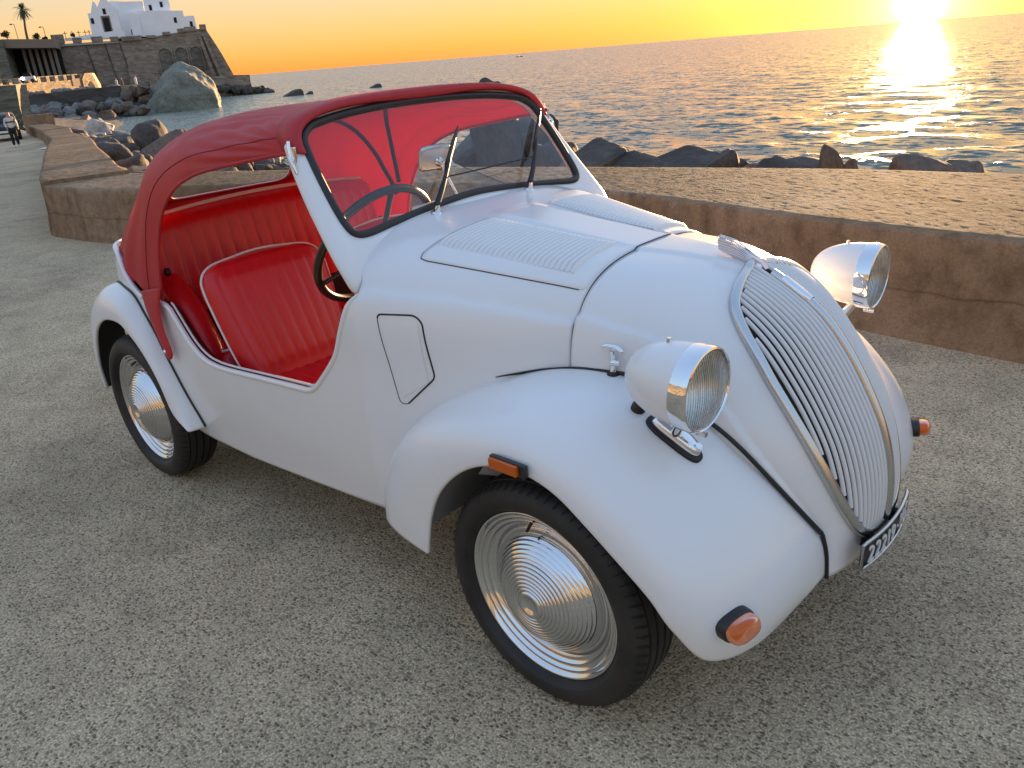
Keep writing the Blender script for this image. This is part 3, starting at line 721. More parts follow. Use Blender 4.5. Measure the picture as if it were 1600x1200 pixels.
sealp = [(-0.001, -0.004), (0.0, 0.006), (0.005, 0.011), (0.013, 0.012), (0.019, 0.008), (0.0215, 0.0), (0.020, -0.008), (0.010, -0.010)]
sheet('rubber_seal', np.stack([RP+INW*a+WN*h for a, h in sealp], 1), rubber, ws, cu=True, cv=True)
# glass pane, very slightly crowned
gl = []
for f_ in (1.0, 0.85, 0.6, 0.3, 0.02):
    c0 = np.array([wsx(1.2), 0, 1.205]); gl.append(c0+(RP+INW*0.015-c0)*f_+WN*0.001)
gp = sheet('glass', np.array(gl), glass, ws, cv=True)
# frame: outer contour
OH = [(0.0, -0.660, 1.062), (-0.18, -0.656, 1.054), (-0.33, -0.648, 1.038), (-0.445, -0.632, 1.010), (-0.538, -0.588, 0.940), (-0.562, -0.622, 1.000), (-0.547, -0.722, 1.115), (-0.530, -0.795, 1.203), (-0.510, -0.853, 1.275), (-0.494, -0.877, 1.308), (-0.450, -0.893, 1.340), (-0.39, -0.903, 1.357), (-0.28, -0.912, 1.370), (-0.14, -0.917, 1.378), (0.0, -0.918, 1.380)]
oc = OH + [(-y, x, z) for y, x, z in OH[::-1][1:-1]]
OR = np.array([(x, y, z) for y, x, z in cr(oc, 220, True)])
RPi = np.array([(wsx(z), y, z) for y, z in cr(ring, 220, True)])
Ti = np.roll(RPi, -1, 0)-np.roll(RPi, 1, 0); Ti /= np.linalg.norm(Ti, axis=1)[:, None]
INi = np.cross(Ti, WN)
if (INi*(np.array([wsx(1.2), 0, 1.2])-RPi)).sum() < 0: INi *= -1
mid = RPi*0.5+OR*0.5+WN*0.010
L0 = RPi+INi*0.004+WN*0.001
back = OR-WN*0.030+INi*0.012; back2 = RPi-WN*0.030
sheet('frame', np.stack([L0, RPi*0.85+OR*0.15+WN*0.006, mid, RPi*0.2+OR*0.8+WN*0.006, OR, OR-WN*0.012, back, back2, L0-WN*0.008], 1), paint, ws, cu=True)
# wipers
def wiper(y0, tip, rod):
    w = empty('wiper'); w.parent = ws
    b = np.array([-0.650, y0, 1.062]); t = np.array([wsx(tip[1]), tip[0], tip[1]])+WN*0.022
    lathe('pivot', [(0.0, 0.034), (0.006, 0.033), (0.009, 0.022), (0.0095, 0.014), (0.016, 0.010), (0.018, 0.0)], b, (0.35, 0, 1), chrome, w, 18)
    e = b+np.array([0.006, 0, 0.028]); d = t-e
    tube('arm', [e, e+d*0.2+WN*0.008, e+d*0.5+WN*0.006, e+d*0.62], np.array([0.0095, 0.0085, 0.008, 0.0072, 0.0065, 0.006, 0.005, 0.0045]), black_bead, w, 8, samples=8)
    tube('blade', [e+d*0.42-WN*0.004, e+d*0.7-WN*0.002, t], np.array([0.004, 0.0078, 0.0074, 0.0072, 0.0068, 0.006, 0.0045, 0.0022]), rubber, w, 8, samples=8, flat=1.5)
    return e, d
e1, d1 = wiper(-0.199, (0.060, 1.262), 0)
e2, d2 = wiper(0.199, (0.462, 1.275), 0)
tube('wiper_link', [e1+d1*0.33+WN*0.006, e1*0.5+e2*0.5+d1*0.165+d2*0.165+WN*0.004, e2+d2*0.33+WN*0.006], 0.0022, black_bead, ws, 6, samples=20)
# rear-view mirror on a stalk from the dash
mr = empty('rear_view_mirror'); mr.parent = car
mc = np.array([-0.845, -0.005, 1.190]); fx = np.array([0.93, -0.25, -0.25]); fx /= np.linalg.norm(fx)
rt = np.cross([0, 0, 1], fx); rt /= np.linalg.norm(rt); up_ = np.cross(fx, rt)
th_ = np.linspace(0, 2*np.pi, 48, endpoint=False)
sq = lambda a, b: (np.sign(np.cos(th_))*np.abs(np.cos(th_))**0.35*a, np.sign(np.sin(th_))*np.abs(np.sin(th_))**0.35*b)
rows = []
for sc, hh in ((0.05, 0.007), (0.7, 0.007), (0.95, 0.005), (1.0, 0.0), (0.97, -0.005), (0.9, -0.006), (0.05, -0.006)):
    a, b = sq(0.056*sc, 0.040*sc); rows.append(mc+rt*a[:, None]+up_*b[:, None]+fx*hh)
mir_back = mat('mirror_back', (0.70, 0.69, 0.66), 0.3, 0.9)
sheet('mirror_head', np.array(rows), mir_back, mr, cv=True)
lathe('swivel', [(0.0, 0.022), (0.009, 0.02), (0.013, 0.012), (0.010, 0.004), (0.016, 0.0)], mc+rt*0.012-up_*0.012+fx*0.006, fx, chrome, mr, 18)
tube('stalk', [mc+rt*0.012-up_*0.012+fx*0.012, np.array([-0.80, 0.005, 1.12]), np.array([-0.765, 0.01, 1.055])], 0.005, chrome, mr, 8, samples=14)

# ---- red canvas roof
RE = [(-0.845, -0.498, 1.268), (-0.95, -0.520, 1.256), (-1.07, -0.532, 1.240), (-1.20, -0.540, 1.222), (-1.32, -0.546, 1.200), (-1.44, -0.551, 1.162), (-1.535, -0.556, 1.105), (-1.605, -0.560, 1.030), (-1.655, -0.563, 0.945), (-1.690, -0.566, 0.850), (-1.712, -0.568, 0.752)]
RT = [(-0.905, 0, 1.388), (-1.06, 0, 1.379), (-1.24, 0, 1.372), (-1.42, 0, 1.366), (-1.60, 0, 1.353), (-1.78, 0, 1.322), (-1.92, 0, 1.272), (-2.03, 0, 1.185), (-2.12, 0, 1.085), (-2.21, 0, 0.985), (-2.30, 0, 0.880)]
RNn = [3.2, 3.0, 2.8, 2.7, 2.65, 2.5, 2.45, 2.6, 3.0, 3.5, 3.9]
nu, nv = 200, 110
Ec = cr(RE, nu); Tc = cr(RT, nu); Nc = cr([(a, 0) for a in RNn], nu)[:, 0]
RG = np.array([sup(Tc[i], Ec[i], Nc[i], nv) for i in range(nu)])
RF = mirror_grid(RG)
# sag between the hoops, puckers fanning out from the windscreen corners and down the rear quarters
u01 = np.linspace(0, 1, nu)[:, None]; v01 = np.linspace(-1, 1, RF.shape[1])[None, :]
dU = np.gradient(RF, axis=0); dV = np.gradient(RF, axis=1); RNm = np.cross(dV, dU); RNm /= np.linalg.norm(RNm, axis=2)[:, :, None]+1e-9
if RNm[30, nv, 2] < 0: RNm *= -1
sag = -0.006*(np.sin(u01*np.pi*3.2)**2)*(1-np.abs(v01)**4)
ang = np.arctan2(1.02-np.abs(v01), u01*1.7+0.05)
puck = 0.0032*np.sin(ang*34+2*np.sin(u01*9))*np.exp(-((np.hypot(1-np.abs(v01), u01*1.3)-0.28)/0.20)**2)
quart = 0.0045*np.sin(np.abs(v01)*42+u01*3)*np.clip((u01-0.62)/0.2, 0, 1)*np.exp(-((np.abs(v01)-0.72)/0.2)**2)
folds = 0.0042*np.sin(2*np.pi*(np.abs(v01)*8.5+u01*2.4+0.25*np.sin(u01*11)))*np.exp(-((u01-0.17)/0.17)**2)*np.exp(-((np.abs(v01)-0.60)/0.20)**2)
folds = folds+0.003*np.sin(2*np.pi*(np.abs(v01)*5-u01*6))*np.exp(-((u01-0.45)/0.12)**2)*np.exp(-((np.abs(v01)-0.55)/0.2)**2)
RF = RF + RNm*((sag+puck+quart+folds)*np.clip(u01/0.08, 0, 1)**1.5)[:, :, None]*np.clip((1-np.abs(v01))/0.03, 0, 1)[:, :, None]
roof = empty('canvas_roof'); roof.parent = car
RW = [(0.0, 0.690), (0.16, 0.690), (0.26, 0.696), (0.315, 0.715), (0.333, 0.765), (0.328, 0.818), (0.30, 0.845), (0.24, 0.855), (0.12, 0.858), (0.0, 0.859)]
from_u = lambda u: u
rw = np.array(RW + [(-a, b) for a, b in RW[::-1][1:-1]]); rwp = spl(rw, 160, True)
def in_win(v, u):
    # even-odd test against the rear window outline in roof coordinates
    x, y = rwp[:, 0], rwp[:, 1]; x2, y2 = np.roll(x, -1), np.roll(y, -1)
    c = ((y > u) != (y2 > u)) & (v < (x2-x)*(u-y)/(y2-y+1e-12)+x); return c.sum() % 2 == 1
mv = RF.shape[1]
def keep(f, P):
    i, j = f[0]//mv, f[0] % mv
    u = (i+0.5)/(nu-1); v = -1+2*(j+0.5)/(mv-1)
    return not (abs(v) < 0.40 and 0.66 < u < 0.88 and in_win(v, u))
cv_o = sheet('canvas', RF, canvas, roof, flip=False, thick=0.004, offset=-1, keep=keep)
def roof_pt(v, u, off=0.0):
    i = np.clip(u*(nu-1), 0, nu-1.001); j = np.clip((v+1)/2*(mv-1), 0, mv-1.001); a, b = int(i), int(j); s, t = i-a, j-b
    g = lambda M: M[a, b]*(1-s)*(1-t)+M[a+1, b]*s*(1-t)+M[a, b+1]*(1-s)*t+M[a+1, b+1]*s*t
    n = g(RNm); return g(RF)+n/np.linalg.norm(n)*off, n/np.linalg.norm(n)
# rear window: binding and clear pane
cwn = rwp.mean(0)
def band(name, o1, o2, off, m_, par, th=0.003):
    rows = []
    for k_ in (o1, (o1+o2)/2, o2):
        rr = []
        for q in rwp:
            d = q-cwn; ln = np.linalg.norm(d*np.array([0.55, 2.0])); rr.append(roof_pt(*(cwn+d*(1+k_/max(ln, 0.05))), off)[0])
        rows.append(rr)
    return sheet(name, np.array(rows), m_, par, cv=True, thick=th, offset=0)
band('rear_window_binding', -0.012, 0.022, 0.0005, canvas, roof, 0.008)
band('rear_window_piping', -0.015, -0.010, -0.003, piping_m, roof, 0.005)
rows = [[roof_pt(*(cwn+(q-cwn)*f_), -0.002)[0] for q in rwp] for f_ in (1.0, 0.7, 0.4, 0.02)]
sheet('rear_window_pane', np.array(rows), pane_m, roof, cv=True)
# stitched seam parallel to the side edge, hem roll along the edge, front roll over the header
for sgn in (-1, 1):
    sv = np.array([roof_pt(sgn*float(citp(u, [0, 0.2, 0.45, 0.7, 0.85, 1], [0.915, 0.885, 0.875, 0.885, 0.90, 0.905])), u, 0.0006)[0] for u in np.linspace(0.02, 0.99, 120)])
    tube('stitched_seam', sv, 0.0014, mat('dark_thread', (0.16, 0.008, 0.01), 0.7), roof, 5)
    hem = np.array([roof_pt(sgn*1.0, u)[0] for u in np.linspace(0, 1, 140)])
    tube('hem', hem+np.array([0, 0, 0.003]), 0.0055, canvas, roof, 8)
fr_ = np.array([roof_pt(v, 0.0)[0] for v in np.linspace(-1, 1, 160)])
c0 = fr_.mean(0)
rows = []
for k_, dx in ((0.0, -0.045), (0.0, 0.0), (0.0, 0.020), (0.006, 0.034), (0.018, 0.036), (0.026, 0.026)):
    q = fr_.copy(); d = np.array([0, 0, 1.15])-q*np.array([0, 1, 1]); d /= np.linalg.norm(d, axis=1)[:, None]
    q = q+d*k_; q[:, 0] += dx; q = q - d*0.004
    rows.append(q)
sheet('front_roll', np.array(rows), canvas, roof, thick=0.003)
# folding hoops under the canvas
hoop_m = mat('hoop_black', (0.02, 0.02, 0.024), 0.5)
for (u0, ux) in ((0.27, -1.31), (0.50, -1.56)):
    v_ = np.linspace(-0.93, 0.93, 60)
    arcp = [roof_pt(v, u0+(0.93-u0)*max(0, (abs(v)-0.25)/0.68)**1.7*0.75, -0.017)[0] for v in v_]
    tube('hoop', np.array(arcp), 0.0105, hoop_m, roof, 8, samples=110, flat=0.7)
# tongue straps that button to the body
for sgn in (-1, 1):
    path = np.array([(-1.755, -0.580, 0.80), (-1.742, -0.594, 0.74), (-1.715, -0.602, 0.67), (-1.685, -0.604, 0.60), (-1.672, -0.604, 0.562)])
    pc = spl(path, 30); wd = np.interp(np.linspace(0, 1, 30), [0, 0.25, 0.6, 0.9, 0.96, 1.0], [0.085, 0.060, 0.036, 0.031, 0.026, 0.008])
    T_, A_, B_ = frames(pc); lat = np.cross(T_, [0, 1.0, 0]); lat /= np.linalg.norm(lat, axis=1)[:, None]
    rows = [[pc[i]+lat[i]*wd[i]*a+np.array([0, -0.007*(1-a*a)-0.002, 0]) for a in np.linspace(-1, 1, 9)] for i in range(30)]
    R_ = np.array(rows); R_[:, :, 1] *= -sgn
    sheet('tongue_strap', R_, canvas, roof, thick=0.004, offset=0)
    lathe('snap_stud', [(0, 0.010), (0.006, 0.009), (0.007, 0.004), (0.010, 0.0)], (-1.690, sgn*0.612, 0.588), (0, sgn, 0), chrome, roof, 14)
# header latches at the windscreen corners
for sgn in (-1, 1):
    la = empty('header_latch'); la.parent = roof
    tube('hook', np.array([(-0.838, 0.512, 1.300), (-0.832, 0.518, 1.275), (-0.826, 0.520, 1.25), (-0.818, 0.514, 1.225)])*[1, sgn, 1], 0.0055, chrome, la, 8, samples=12)
    box('plate', (-0.826, sgn*0.512, 1.262), (0.020, 0.010, 0.05), chrome, la, 0.003)
    tube('lever', np.array([(-0.83, 0.522, 1.262), (-0.812, 0.527, 1.245), (-0.806, 0.524, 1.222)])*[1, sgn, 1], 0.004, chrome, la, 8, samples=8)

# ---- interior
prism('cabin_floor', [(-1.95, 0.36), (-0.55, 0.36), (-0.55, 0.38), (-1.95, 0.38)], -0.53, 0.53, carpet, car)
prism('firewall', [(-0.56, 0.36), (-0.54, 0.36), (-0.54, 0.93), (-0.56, 0.93)], -0.46, 0.46, underbody, car)
dash = [(-0.60, 1.000), (-0.68, 1.010), (-0.725, 1.000), (-0.738, 0.975), (-0.72, 0.87), (-0.70, 0.85), (-0.62, 0.85)]
dd = spl(dash, 24); sheet('dashboard', np.array([[(x, y, z) for x, z in dd] for y in np.linspace(-0.46, 0.46, 9)]), paint, car)
for sgn in (-1, 1):
    # inner side trim below the belt
    sheet('side_trim', np.array([[(x, sgn*0.532, z) for z in np.linspace(0.38, float(top_at(x))-0.012, 6)] for x in np.linspace(-1.95, -0.66, 60)]), leather, car)
def pleat(t, n, sharp=0.35):
    x = (t*n) % 1.0; return np.abs(np.sin(np.pi*x))**sharp
def seat(y0, y1, parent):
    st = empty('front_seat'); st.parent = parent
    # backrest: outline in (across, up) on a leaning plane
    A0 = np.array([-1.36, 0, 0.5]); upv = np.array([-0.41, 0, 0.912]); fw = np.array([0.912, 0, 0.41])
    yc = (y0+y1)/2; hw = (y1-y0)/2
    na, nb = 90, 40
    def outline(t):  # half-width as a function of height fraction
        return hw*itp(t, [0, 0.2, 0.5, 0.78, 0.86, 0.91, 0.945, 0.97, 0.985, 0.995, 1.0], [0.90, 0.94, 0.99, 1.02, 1.0, 0.955, 0.895, 0.81, 0.72, 0.60, 0.46])
    H = 0.43
    tv = np.r_[np.linspace(-0.10, 0.8, 28), 1-0.2*np.linspace(1, 0, 22)[1:]**1.7]
    av = np.linspace(-1, 1, na)
    front = []; back = []
    for t in tv:
        w_ = outline(max(t, 0)); top_r = np.clip((1-t)/0.10, 0, 1)
        row = []; rb_ = []
        for a in av:
            edge = (1-abs(a)**6)**0.5*math.sin(top_r*math.pi/2)**0.5 if top_r > 0 else 0
            inn = 0 if abs(a) > 0.80 or t > 0.90 else 1
            pl_ = 0.008*pleat((a+0.8)/1.6, 8)*itp(t, [0.02, 0.1, 0.82, 0.9], [0.2, 1, 1, 0]) if abs(a) < 0.8 else 0.008*min(1, (abs(a)-0.8)/0.04)
            hgt = 0.052*edge + pl_*edge + 0.02*(1-a*a)*(1-t)
            drop = 0.010*a*a if t > 0.5 else 0
            p = A0+np.array([0, yc+a*w_, 0])+upv*(t*H - drop*sstep((t-0.5)/0.5))
            row.append(p+fw*hgt); rb_.append(p-fw*(0.045*edge))
        front.append(row); back.append(rb_)
    sheet('backrest', np.array(front), leather, st, flip=False)
    sheet('backrest_shell', np.array(back), leather, st, flip=True)
    F_ = np.array(front); rim = spl(np.vstack([F_[4:-1:3, 0], F_[-1, 6:-6:13], F_[4:-1:3, -1][::-1]]), 160)
    kk_ = np.clip((rim[:, 2]-0.62)/0.2, 0, 1)[:, None]; rim = rim+fw*0.016*kk_+upv*0.002*kk_
    tube('backrest_piping', arc(rim, 140), 0.0042, piping_m, st, 8)
    # cushion
    cu_ = []; L_ = 0.42
    for x in np.linspace(0, 1, 44):
        r_ = np.clip(min(x, 1-x)/0.12, 0, 1)**0.5 if x > 0.5 else 1
        row = []
        for a in np.linspace(-1, 1, 70):
            e = (1-abs(a)**8)**0.5
            pl_ = 0.008*pleat((a+0.82)/1.64, 8)*itp(x, [0, 0.80, 0.88], [1, 1, 0]) if abs(a) < 0.82 else 0.006
            row.append((-1.385+x*L_, yc+a*hw*0.93, 0.405+(0.098+pl_+0.02*math.sin(x*2.2))*e*r_))
        cu_.append(row)
    sheet('cushion', np.array(cu_), leather, st)
    q = np.array(cu_); fx_ = q[41].copy(); fx_[:, 2] = 0.492-0.01*np.abs(np.linspace(-1, 1, 70))**3; fx_[:, 0] += 0.006
    side = np.array([(-1.36+t*0.40, yc-hw*0.935, 0.492) for t in np.linspace(0, 1, 30)])
    tube('cushion_piping', np.vstack([side[:-1], fx_[2:-2]]), 0.0055, piping_m, st, 8)
    box('cushion_base', (-1.18, yc, 0.42), (0.36, hw*1.8, 0.075), leather, st, 0.01)
    return st
s_near = seat(-0.520, -0.040, car); seat(0.040, 0.520, car)
box('seat_tag', (-1.372, -0.487, 0.555), (0.012, 0.006, 0.022), mat('tag_grey', (0.45, 0.45, 0.5), 0.6), s_near, 0.001, Matrix.Rotation(rad(-24), 3, 'Y'))
# rear bench back, full width, vertical pleats
bench = empty('rear_bench'); bench.parent = car
rows = []
yv = np.linspace(-0.515, 0.515, 260)
for t in np.linspace(-0.02, 1, 40):
    r_ = math.sin(np.clip((1-t)/0.07, 0, 1)*math.pi/2)**0.6
    row = []
    for y in yv:
        pl_ = 0.010*pleat((y+0.515)/1.03, 19)*itp(t, [0, 0.90, 0.95], [1, 1, 0.3])
        arch = 0.030*(y/0.515)**2
        row.append((-1.90+0.095*(0.45-t*0.45)+(0.05+pl_)*r_-0.05*t+0.02, y, 0.50+t*(0.535-arch)))
    rows.append(row)
sheet('bench_back', np.array(rows), leather, bench)
top = np.array(rows)[-1]; tube('bench_piping', arc(top, 120)+np.array([0.004, 0, 0.002]), 0.007, piping_m, bench, 8)
shelf = [[(x, y, 0.955-0.03*(y/0.515)**2) for y in np.linspace(-0.42, 0.42, 20)] for x in np.linspace(-2.12, -1.93, 5)]
sheet('parcel_shelf', np.array(shelf), leather, bench)
rows = []
for x in np.linspace(0, 1, 24):
    e = math.sin(np.clip((1-x)/0.2, 0, 1)*math.pi/2)**0.6
    rows.append([(-1.88+0.40*x, y, 0.38+0.20*e*(1-abs(y/0.53)**10)**0.5) for y in np.linspace(-0.515, 0.515, 60)])
sheet('bench_cushion', np.array(rows), leather, bench)
cp = np.array([(-1.53+0.02*math.sin(y*14), y, 0.575) for y in np.linspace(-0.48, 0.48, 60)]); tube('cushion_piping', cp, 0.005, piping_m, bench, 8)
for sgn in (-1, 1):
    tube('arm_pad', [(-1.93, sgn*0.47, 0.80), (-1.80, sgn*0.475, 0.745), (-1.70, sgn*0.48, 0.66), (-1.63, sgn*0.485, 0.56), (-1.60, sgn*0.485, 0.46)], np.linspace(0.052, 0.06, 24), leather, bench, 14, samples=24)
    continue_ = 0
    rows = []
    for x in ():
        h_ = 0.80-0.9*(max(0, x+1.83))
        rows.append([(x, sgn*(0.43+0.07*s_), z) for s_, z in ((1, h_), (0.4, h_+0.012), (0, h_-0.02), (-0.05, h_-0.12), (0, 0.45))])
    lathe('coat_button', [(0, 0.02), (0.012, 0.018), (0.016, 0.008), (0.013, 0.0)], (-1.80, sgn*0.50, 0.835), (0.6, -sgn*0.8, 0), black_bead, bench, 16)
# steering wheel
sw = empty('steering_wheel'); sw.parent = car
sc_ = np.array([-0.871, -0.256, 0.970]); a_ = rad(33); nrm = np.array([-math.cos(a_), 0, math.sin(a_)]); e1_ = np.array([0, 1.0, 0]); e2_ = np.cross(nrm, e1_)
th_ = np.linspace(0, 2*np.pi, 72, endpoint=False); R_ = 0.203
sw_m = mat('bakelite_black', (0.016, 0.014, 0.013), 0.3)
tube('rim', np.array([sc_+e1_*R_*math.cos(t)+e2_*R_*math.sin(t) for t in th_]), 0.0125, sw_m, sw, 12, closed=True)
for k_ in range(3):
    t = rad(-90+120*k_); d = e1_*math.cos(t)+e2_*math.sin(t)
    tube('spoke', [sc_-nrm*0.03, sc_+d*0.1-nrm*0.012, sc_+d*R_], np.array([0.013, 0.012, 0.011, 0.010, 0.010, 0.012]), sw_m, sw, 8, samples=6, flat=0.6)
lathe('hub', [(0.0, 0.018), (0.018, 0.016), (0.028, 0.004), (0.030, -0.02), (0.02, -0.05)], sc_-nrm*0.03, nrm, sw_m, sw, 24)
tube('column', [sc_-nrm*0.05, sc_-nrm*0.42], 0.018, sw_m, sw, 10)

# ---- wheels
def wheel(xc, yplane, sgn):
    w = empty('wheel'); w.parent = car
    ax = (0, sgn, 0); O = (xc, sgn*yplane, 0.2935)
    tp = [(0.205, -0.125), (0.222, -0.132), (0.250, -0.140), (0.272, -0.135), (0.284, -0.120), (0.2905, -0.104),
          (0.2920, -0.096), (0.2845, -0.094), (0.2845, -0.089), (0.2925, -0.087), (0.2932, -0.068), (0.2850, -0.066), (0.2850, -0.061), (0.2935, -0.059), (0.2935, -0.040), (0.2850, -0.038), (0.2850, -0.033), (0.2930, -0.031), (0.2922, -0.014), (0.2850, -0.012), (0.2850, -0.008), (0.2905, -0.006), (0.2865, 0.004),
          (0.281, 0.013), (0.272, 0.0215), (0.268, 0.0225), (0.264, 0.0255), (0.250, 0.0285), (0.240, 0.0280), (0.236, 0.0262), (0.233, 0.0255), (0.226, 0.0185), (0.222, 0.010), (0.217, 0.004), (0.213, -0.010)]
    lathe('tyre', tp, O, ax, tyre_m, w, 96, auto=30)
    # shoulder sipes
    bm_ = bmesh.new()
    for k_ in range(72):
        t = 2*math.pi*k_/72; c_, s_ = math.cos(t), math.sin(t)
        for (r0, h0, r1, h1) in ((0.2912, -0.004, 0.2762, 0.0200),):
            tx = np.array([-s_, 0, c_])*0.0021; er = np.array([c_, 0, s_]); sk = np.array([-s_, 0, c_])*0.006
            pts = [np.array(O)+er*r0+np.array([0, sgn*h0, 0])-tx, np.array(O)+er*r0+np.array([0, sgn*h0, 0])+tx, np.array(O)+er*(r0+r1+0.009)/2+np.array([0, sgn*((h0+h1)/2+0.0025), 0])+tx+sk*0.5, np.array(O)+er*(r0+r1+0.009)/2+np.array([0, sgn*((h0+h1)/2+0.0025), 0])-tx+sk*0.5]
            pts2 = [pts[3], pts[2], np.array(O)+er*r1+np.array([0, sgn*(h1+0.0012), 0])+tx*0.6+sk, np.array(O)+er*r1+np.array([0, sgn*(h1+0.0012), 0])-tx*0.6+sk]
            for q in (pts, pts2): bm_.faces.new([bm_.verts.new(p) for p in q])
    me_ = bpy.data.meshes.new('sipes'); bm_.to_mesh(me_); bm_.free(); me_.materials.append(underbody)
    so = bpy.data.objects.new('sipes', me_); col.objects.link(so); so.parent = w; so['kind'] = 'stuff'
    rp = [(0.213, -0.020), (0.214, -0.006), (0.2175, 0.001), (0.2185, 0.0055), (0.216, 0.0085), (0.2115, 0.0065), (0.208, -0.001), (0.203, -0.005), (0.200, -0.0035), (0.196, -0.009), (0.190, -0.013), (0.187, -0.0115), (0.183, -0.017), (0.178, -0.0205), (0.176, -0.0200), (0.171, -0.028), (0.166, -0.033), (0.161, -0.033), (0.158, -0.031), (0.154, -0.029)]
    lathe('rim', rp, O, ax, hubmat, w, 128, auto=75)
    hp = [(0.1585, -0.032), (0.158, -0.020), (0.1555, -0.010)]
    r = 0.155; h = -0.008
    for k_ in range(13):
        r2 = r-0.0092; t = k_/12; h2 = -0.008+0.054*math.sin((k_+1)/13*math.pi/2)**0.92
        hp += [(r-0.0012, h+0.0008), (r-0.0035, h+0.0028+(h2-h)*0.2), (r2+0.0016, h2+0.0006), (r2, h2-0.0012)]
        r, h = r2, h2
    hp += [(0.033, h+0.003), (0.028, h+0.004), (0.023, h+0.002), (0.018, h-0.002), (0.010, h-0.0045), (0.0, h-0.005)]
    lathe('hubcap', hp, O, ax, hubmat, w, 128, auto=75)
    # valve at the top of the rim
    t = rad(98); vx = np.array([xc+0.186*math.cos(t)*1.0, sgn*(yplane-0.008), 0.2935+0.186*math.sin(t)])
    tube('valve', [vx, vx+np.array([0.004, sgn*0.022, -0.010])], np.array([0.0045, 0.0035]), rubber, w, 8)
    return w
for sgn in (-1, 1):
    wheel(0.0, 0.578, sgn); wheel(-2.0, 0.606, sgn)

# ================================================================== THE SETTING
SEA = -3.0
def zg(x):
    t = np.clip((-10-np.asarray(x, float))/34, 0, 1); return -1.0*(t*t*(3-2*t)*0.5+0.5*t)
def vnoise(P, seed=0, oct=4, f0=1.0):
    """cheap smooth 3-D noise, sum of rotated sines"""
    r = np.random.default_rng(seed); out = np.zeros(len(P)); a = 1.0; f = f0
    for o in range(oct):
        for k in range(5):
            d = r.normal(size=3); d /= np.linalg.norm(d); out += a*np.sin(P@d*f*(0.7+0.6*r.random())*2+r.random()*6.28)/2.6
        a *= 0.55; f *= 1.9
    return out

# ---- ground: exposed-aggregate concrete promenade
gm = mat('promenade_concrete', (0.25, 0.23, 0.2), 0.9, 0, 0.15)
v = objco(gm)
big = noise(gm, v, 0.55, 6, 0.6, 0.4); mid_ = noise(gm, v, 4.0, 5, 0.6); 
vor = N(gm, 'ShaderNodeTexVoronoi'); vor.inputs['Scale'].default_value = 115; vor.inputs['Randomness'].default_value = 1.0
wv = noise(gm, v, 40, 3); vm = N(gm, 'ShaderNodeVectorMath', operation='ADD'); cx = N(gm, 'ShaderNodeCombineXYZ')
LK(gm, math_(gm, 'MULTIPLY', wv, 0.03), cx.inputs[0]); LK(gm, math_(gm, 'MULTIPLY', mid_, 0.03), cx.inputs[1])
LK(gm, v, vm.inputs[0]); LK(gm, cx.outputs[0], vm.inputs[1]); LK(gm, vm.outputs[0], vor.inputs['Vector'])
peb = ramp(gm, vor.outputs['Distance'], [(0.34, (0.0,)*3), (0.60, (1.0,)*3)])
pcol = ramp(gm, vor.outputs['Color'], [(0.05, (0.107, 0.081, 0.052)), (0.3, (0.229, 0.177, 0.117)), (0.55, (0.385, 0.301, 0.199)), (0.8, (0.598, 0.466, 0.309)), (1.0, (0.855, 0.669, 0.450))])
fine = noise(gm, v, 160, 4, 0.7)
mort = ramp(gm, fine, [(0.34, (0.229, 0.177, 0.117)), (0.50, (0.528, 0.410, 0.271)), (0.66, (0.941, 0.733, 0.491))])
base = mixc(gm, peb, pcol, mort)
stain = ramp(gm, big, [(0.32, (0.76, 0.75, 0.74)), (0.5, (1.06, 1.05, 1.03)), (0.72, (1.2, 1.19, 1.17))])
col1 = mixc(gm, 1.0, base, stain, 'MULTIPLY')
stain2 = ramp(gm, mid_, [(0.3, (0.82, 0.81, 0.80)), (0.6, (1.05, 1.04, 1.03))])
LK(gm, mixc(gm, 1.0, col1, stain2, 'MULTIPLY'), BS(gm).inputs['Base Color'])
hh = math_(gm, 'ADD', math_(gm, 'MULTIPLY', peb, -0.8), math_(gm, 'MULTIPLY', fine, 0.7))
LK(gm, bump(gm, hh, 0.55, 0.004), BS(gm).inputs['Normal'])

WALLF = [(9.0, 1.55), (3.5, 1.95), (0.42, 2.305), (-0.56, 2.455), (-2.0, 2.80), (-3.2, 2.86), (-4.6, 2.62), (-6.0, 2.10), (-7.2, 1.50), (-8.14, 1.33), (-8.62, 1.30)]
WALLB = [(9.0, 4.2), (3.5, 4.22), (-0.05, 4.21), (-1.25, 4.17), (-3.0, 3.86), (-4.4, 3.55), (-5.6, 3.2), (-6.8, 2.8), (-7.6, 2.5), (-8.1, 2.32), (-8.45, 2.22)]
FARF = [(-8.60, 1.30), (-9.3, 1.52), (-11.1, 2.15), (-15.0, 3.50), (-21.8, 5.87), (-30.0, 8.70), (-39.2, 11.65), (-48.6, 14.5), (-57.8, 16.8)]
FARB = [(-8.45, 2.22), (-9.2, 2.42), (-11.0, 3.05), (-15.0, 4.45), (-21.5, 6.83), (-30.0, 9.75), (-40.0, 13.1), (-49.0, 16.1), (-57.9, 17.9)]
allf = np.array(WALLF+FARF[1:]+[(-90, 24.0), (-160, 40)])
gx = np.r_[np.linspace(60, 10, 8), np.linspace(9, -12, 60), np.linspace(-12.5, -60, 60), np.linspace(-63, -160, 20)]
rows = []
for x in gx:
    yf = float(np.interp(-x, -allf[:, 0], allf[:, 1]))+0.4
    rows.append([(x, y, float(zg(x))) for y in np.r_[-120, -60, -30, np.linspace(-14, yf, 26)]])
ground = sheet('ground', np.array(rows), gm, None, flip=True); tag(ground, 'grey exposed aggregate concrete promenade', None, None, 'structure')
ground.data.flip_normals() if ground.data.polygons[0].normal.z < 0 else None

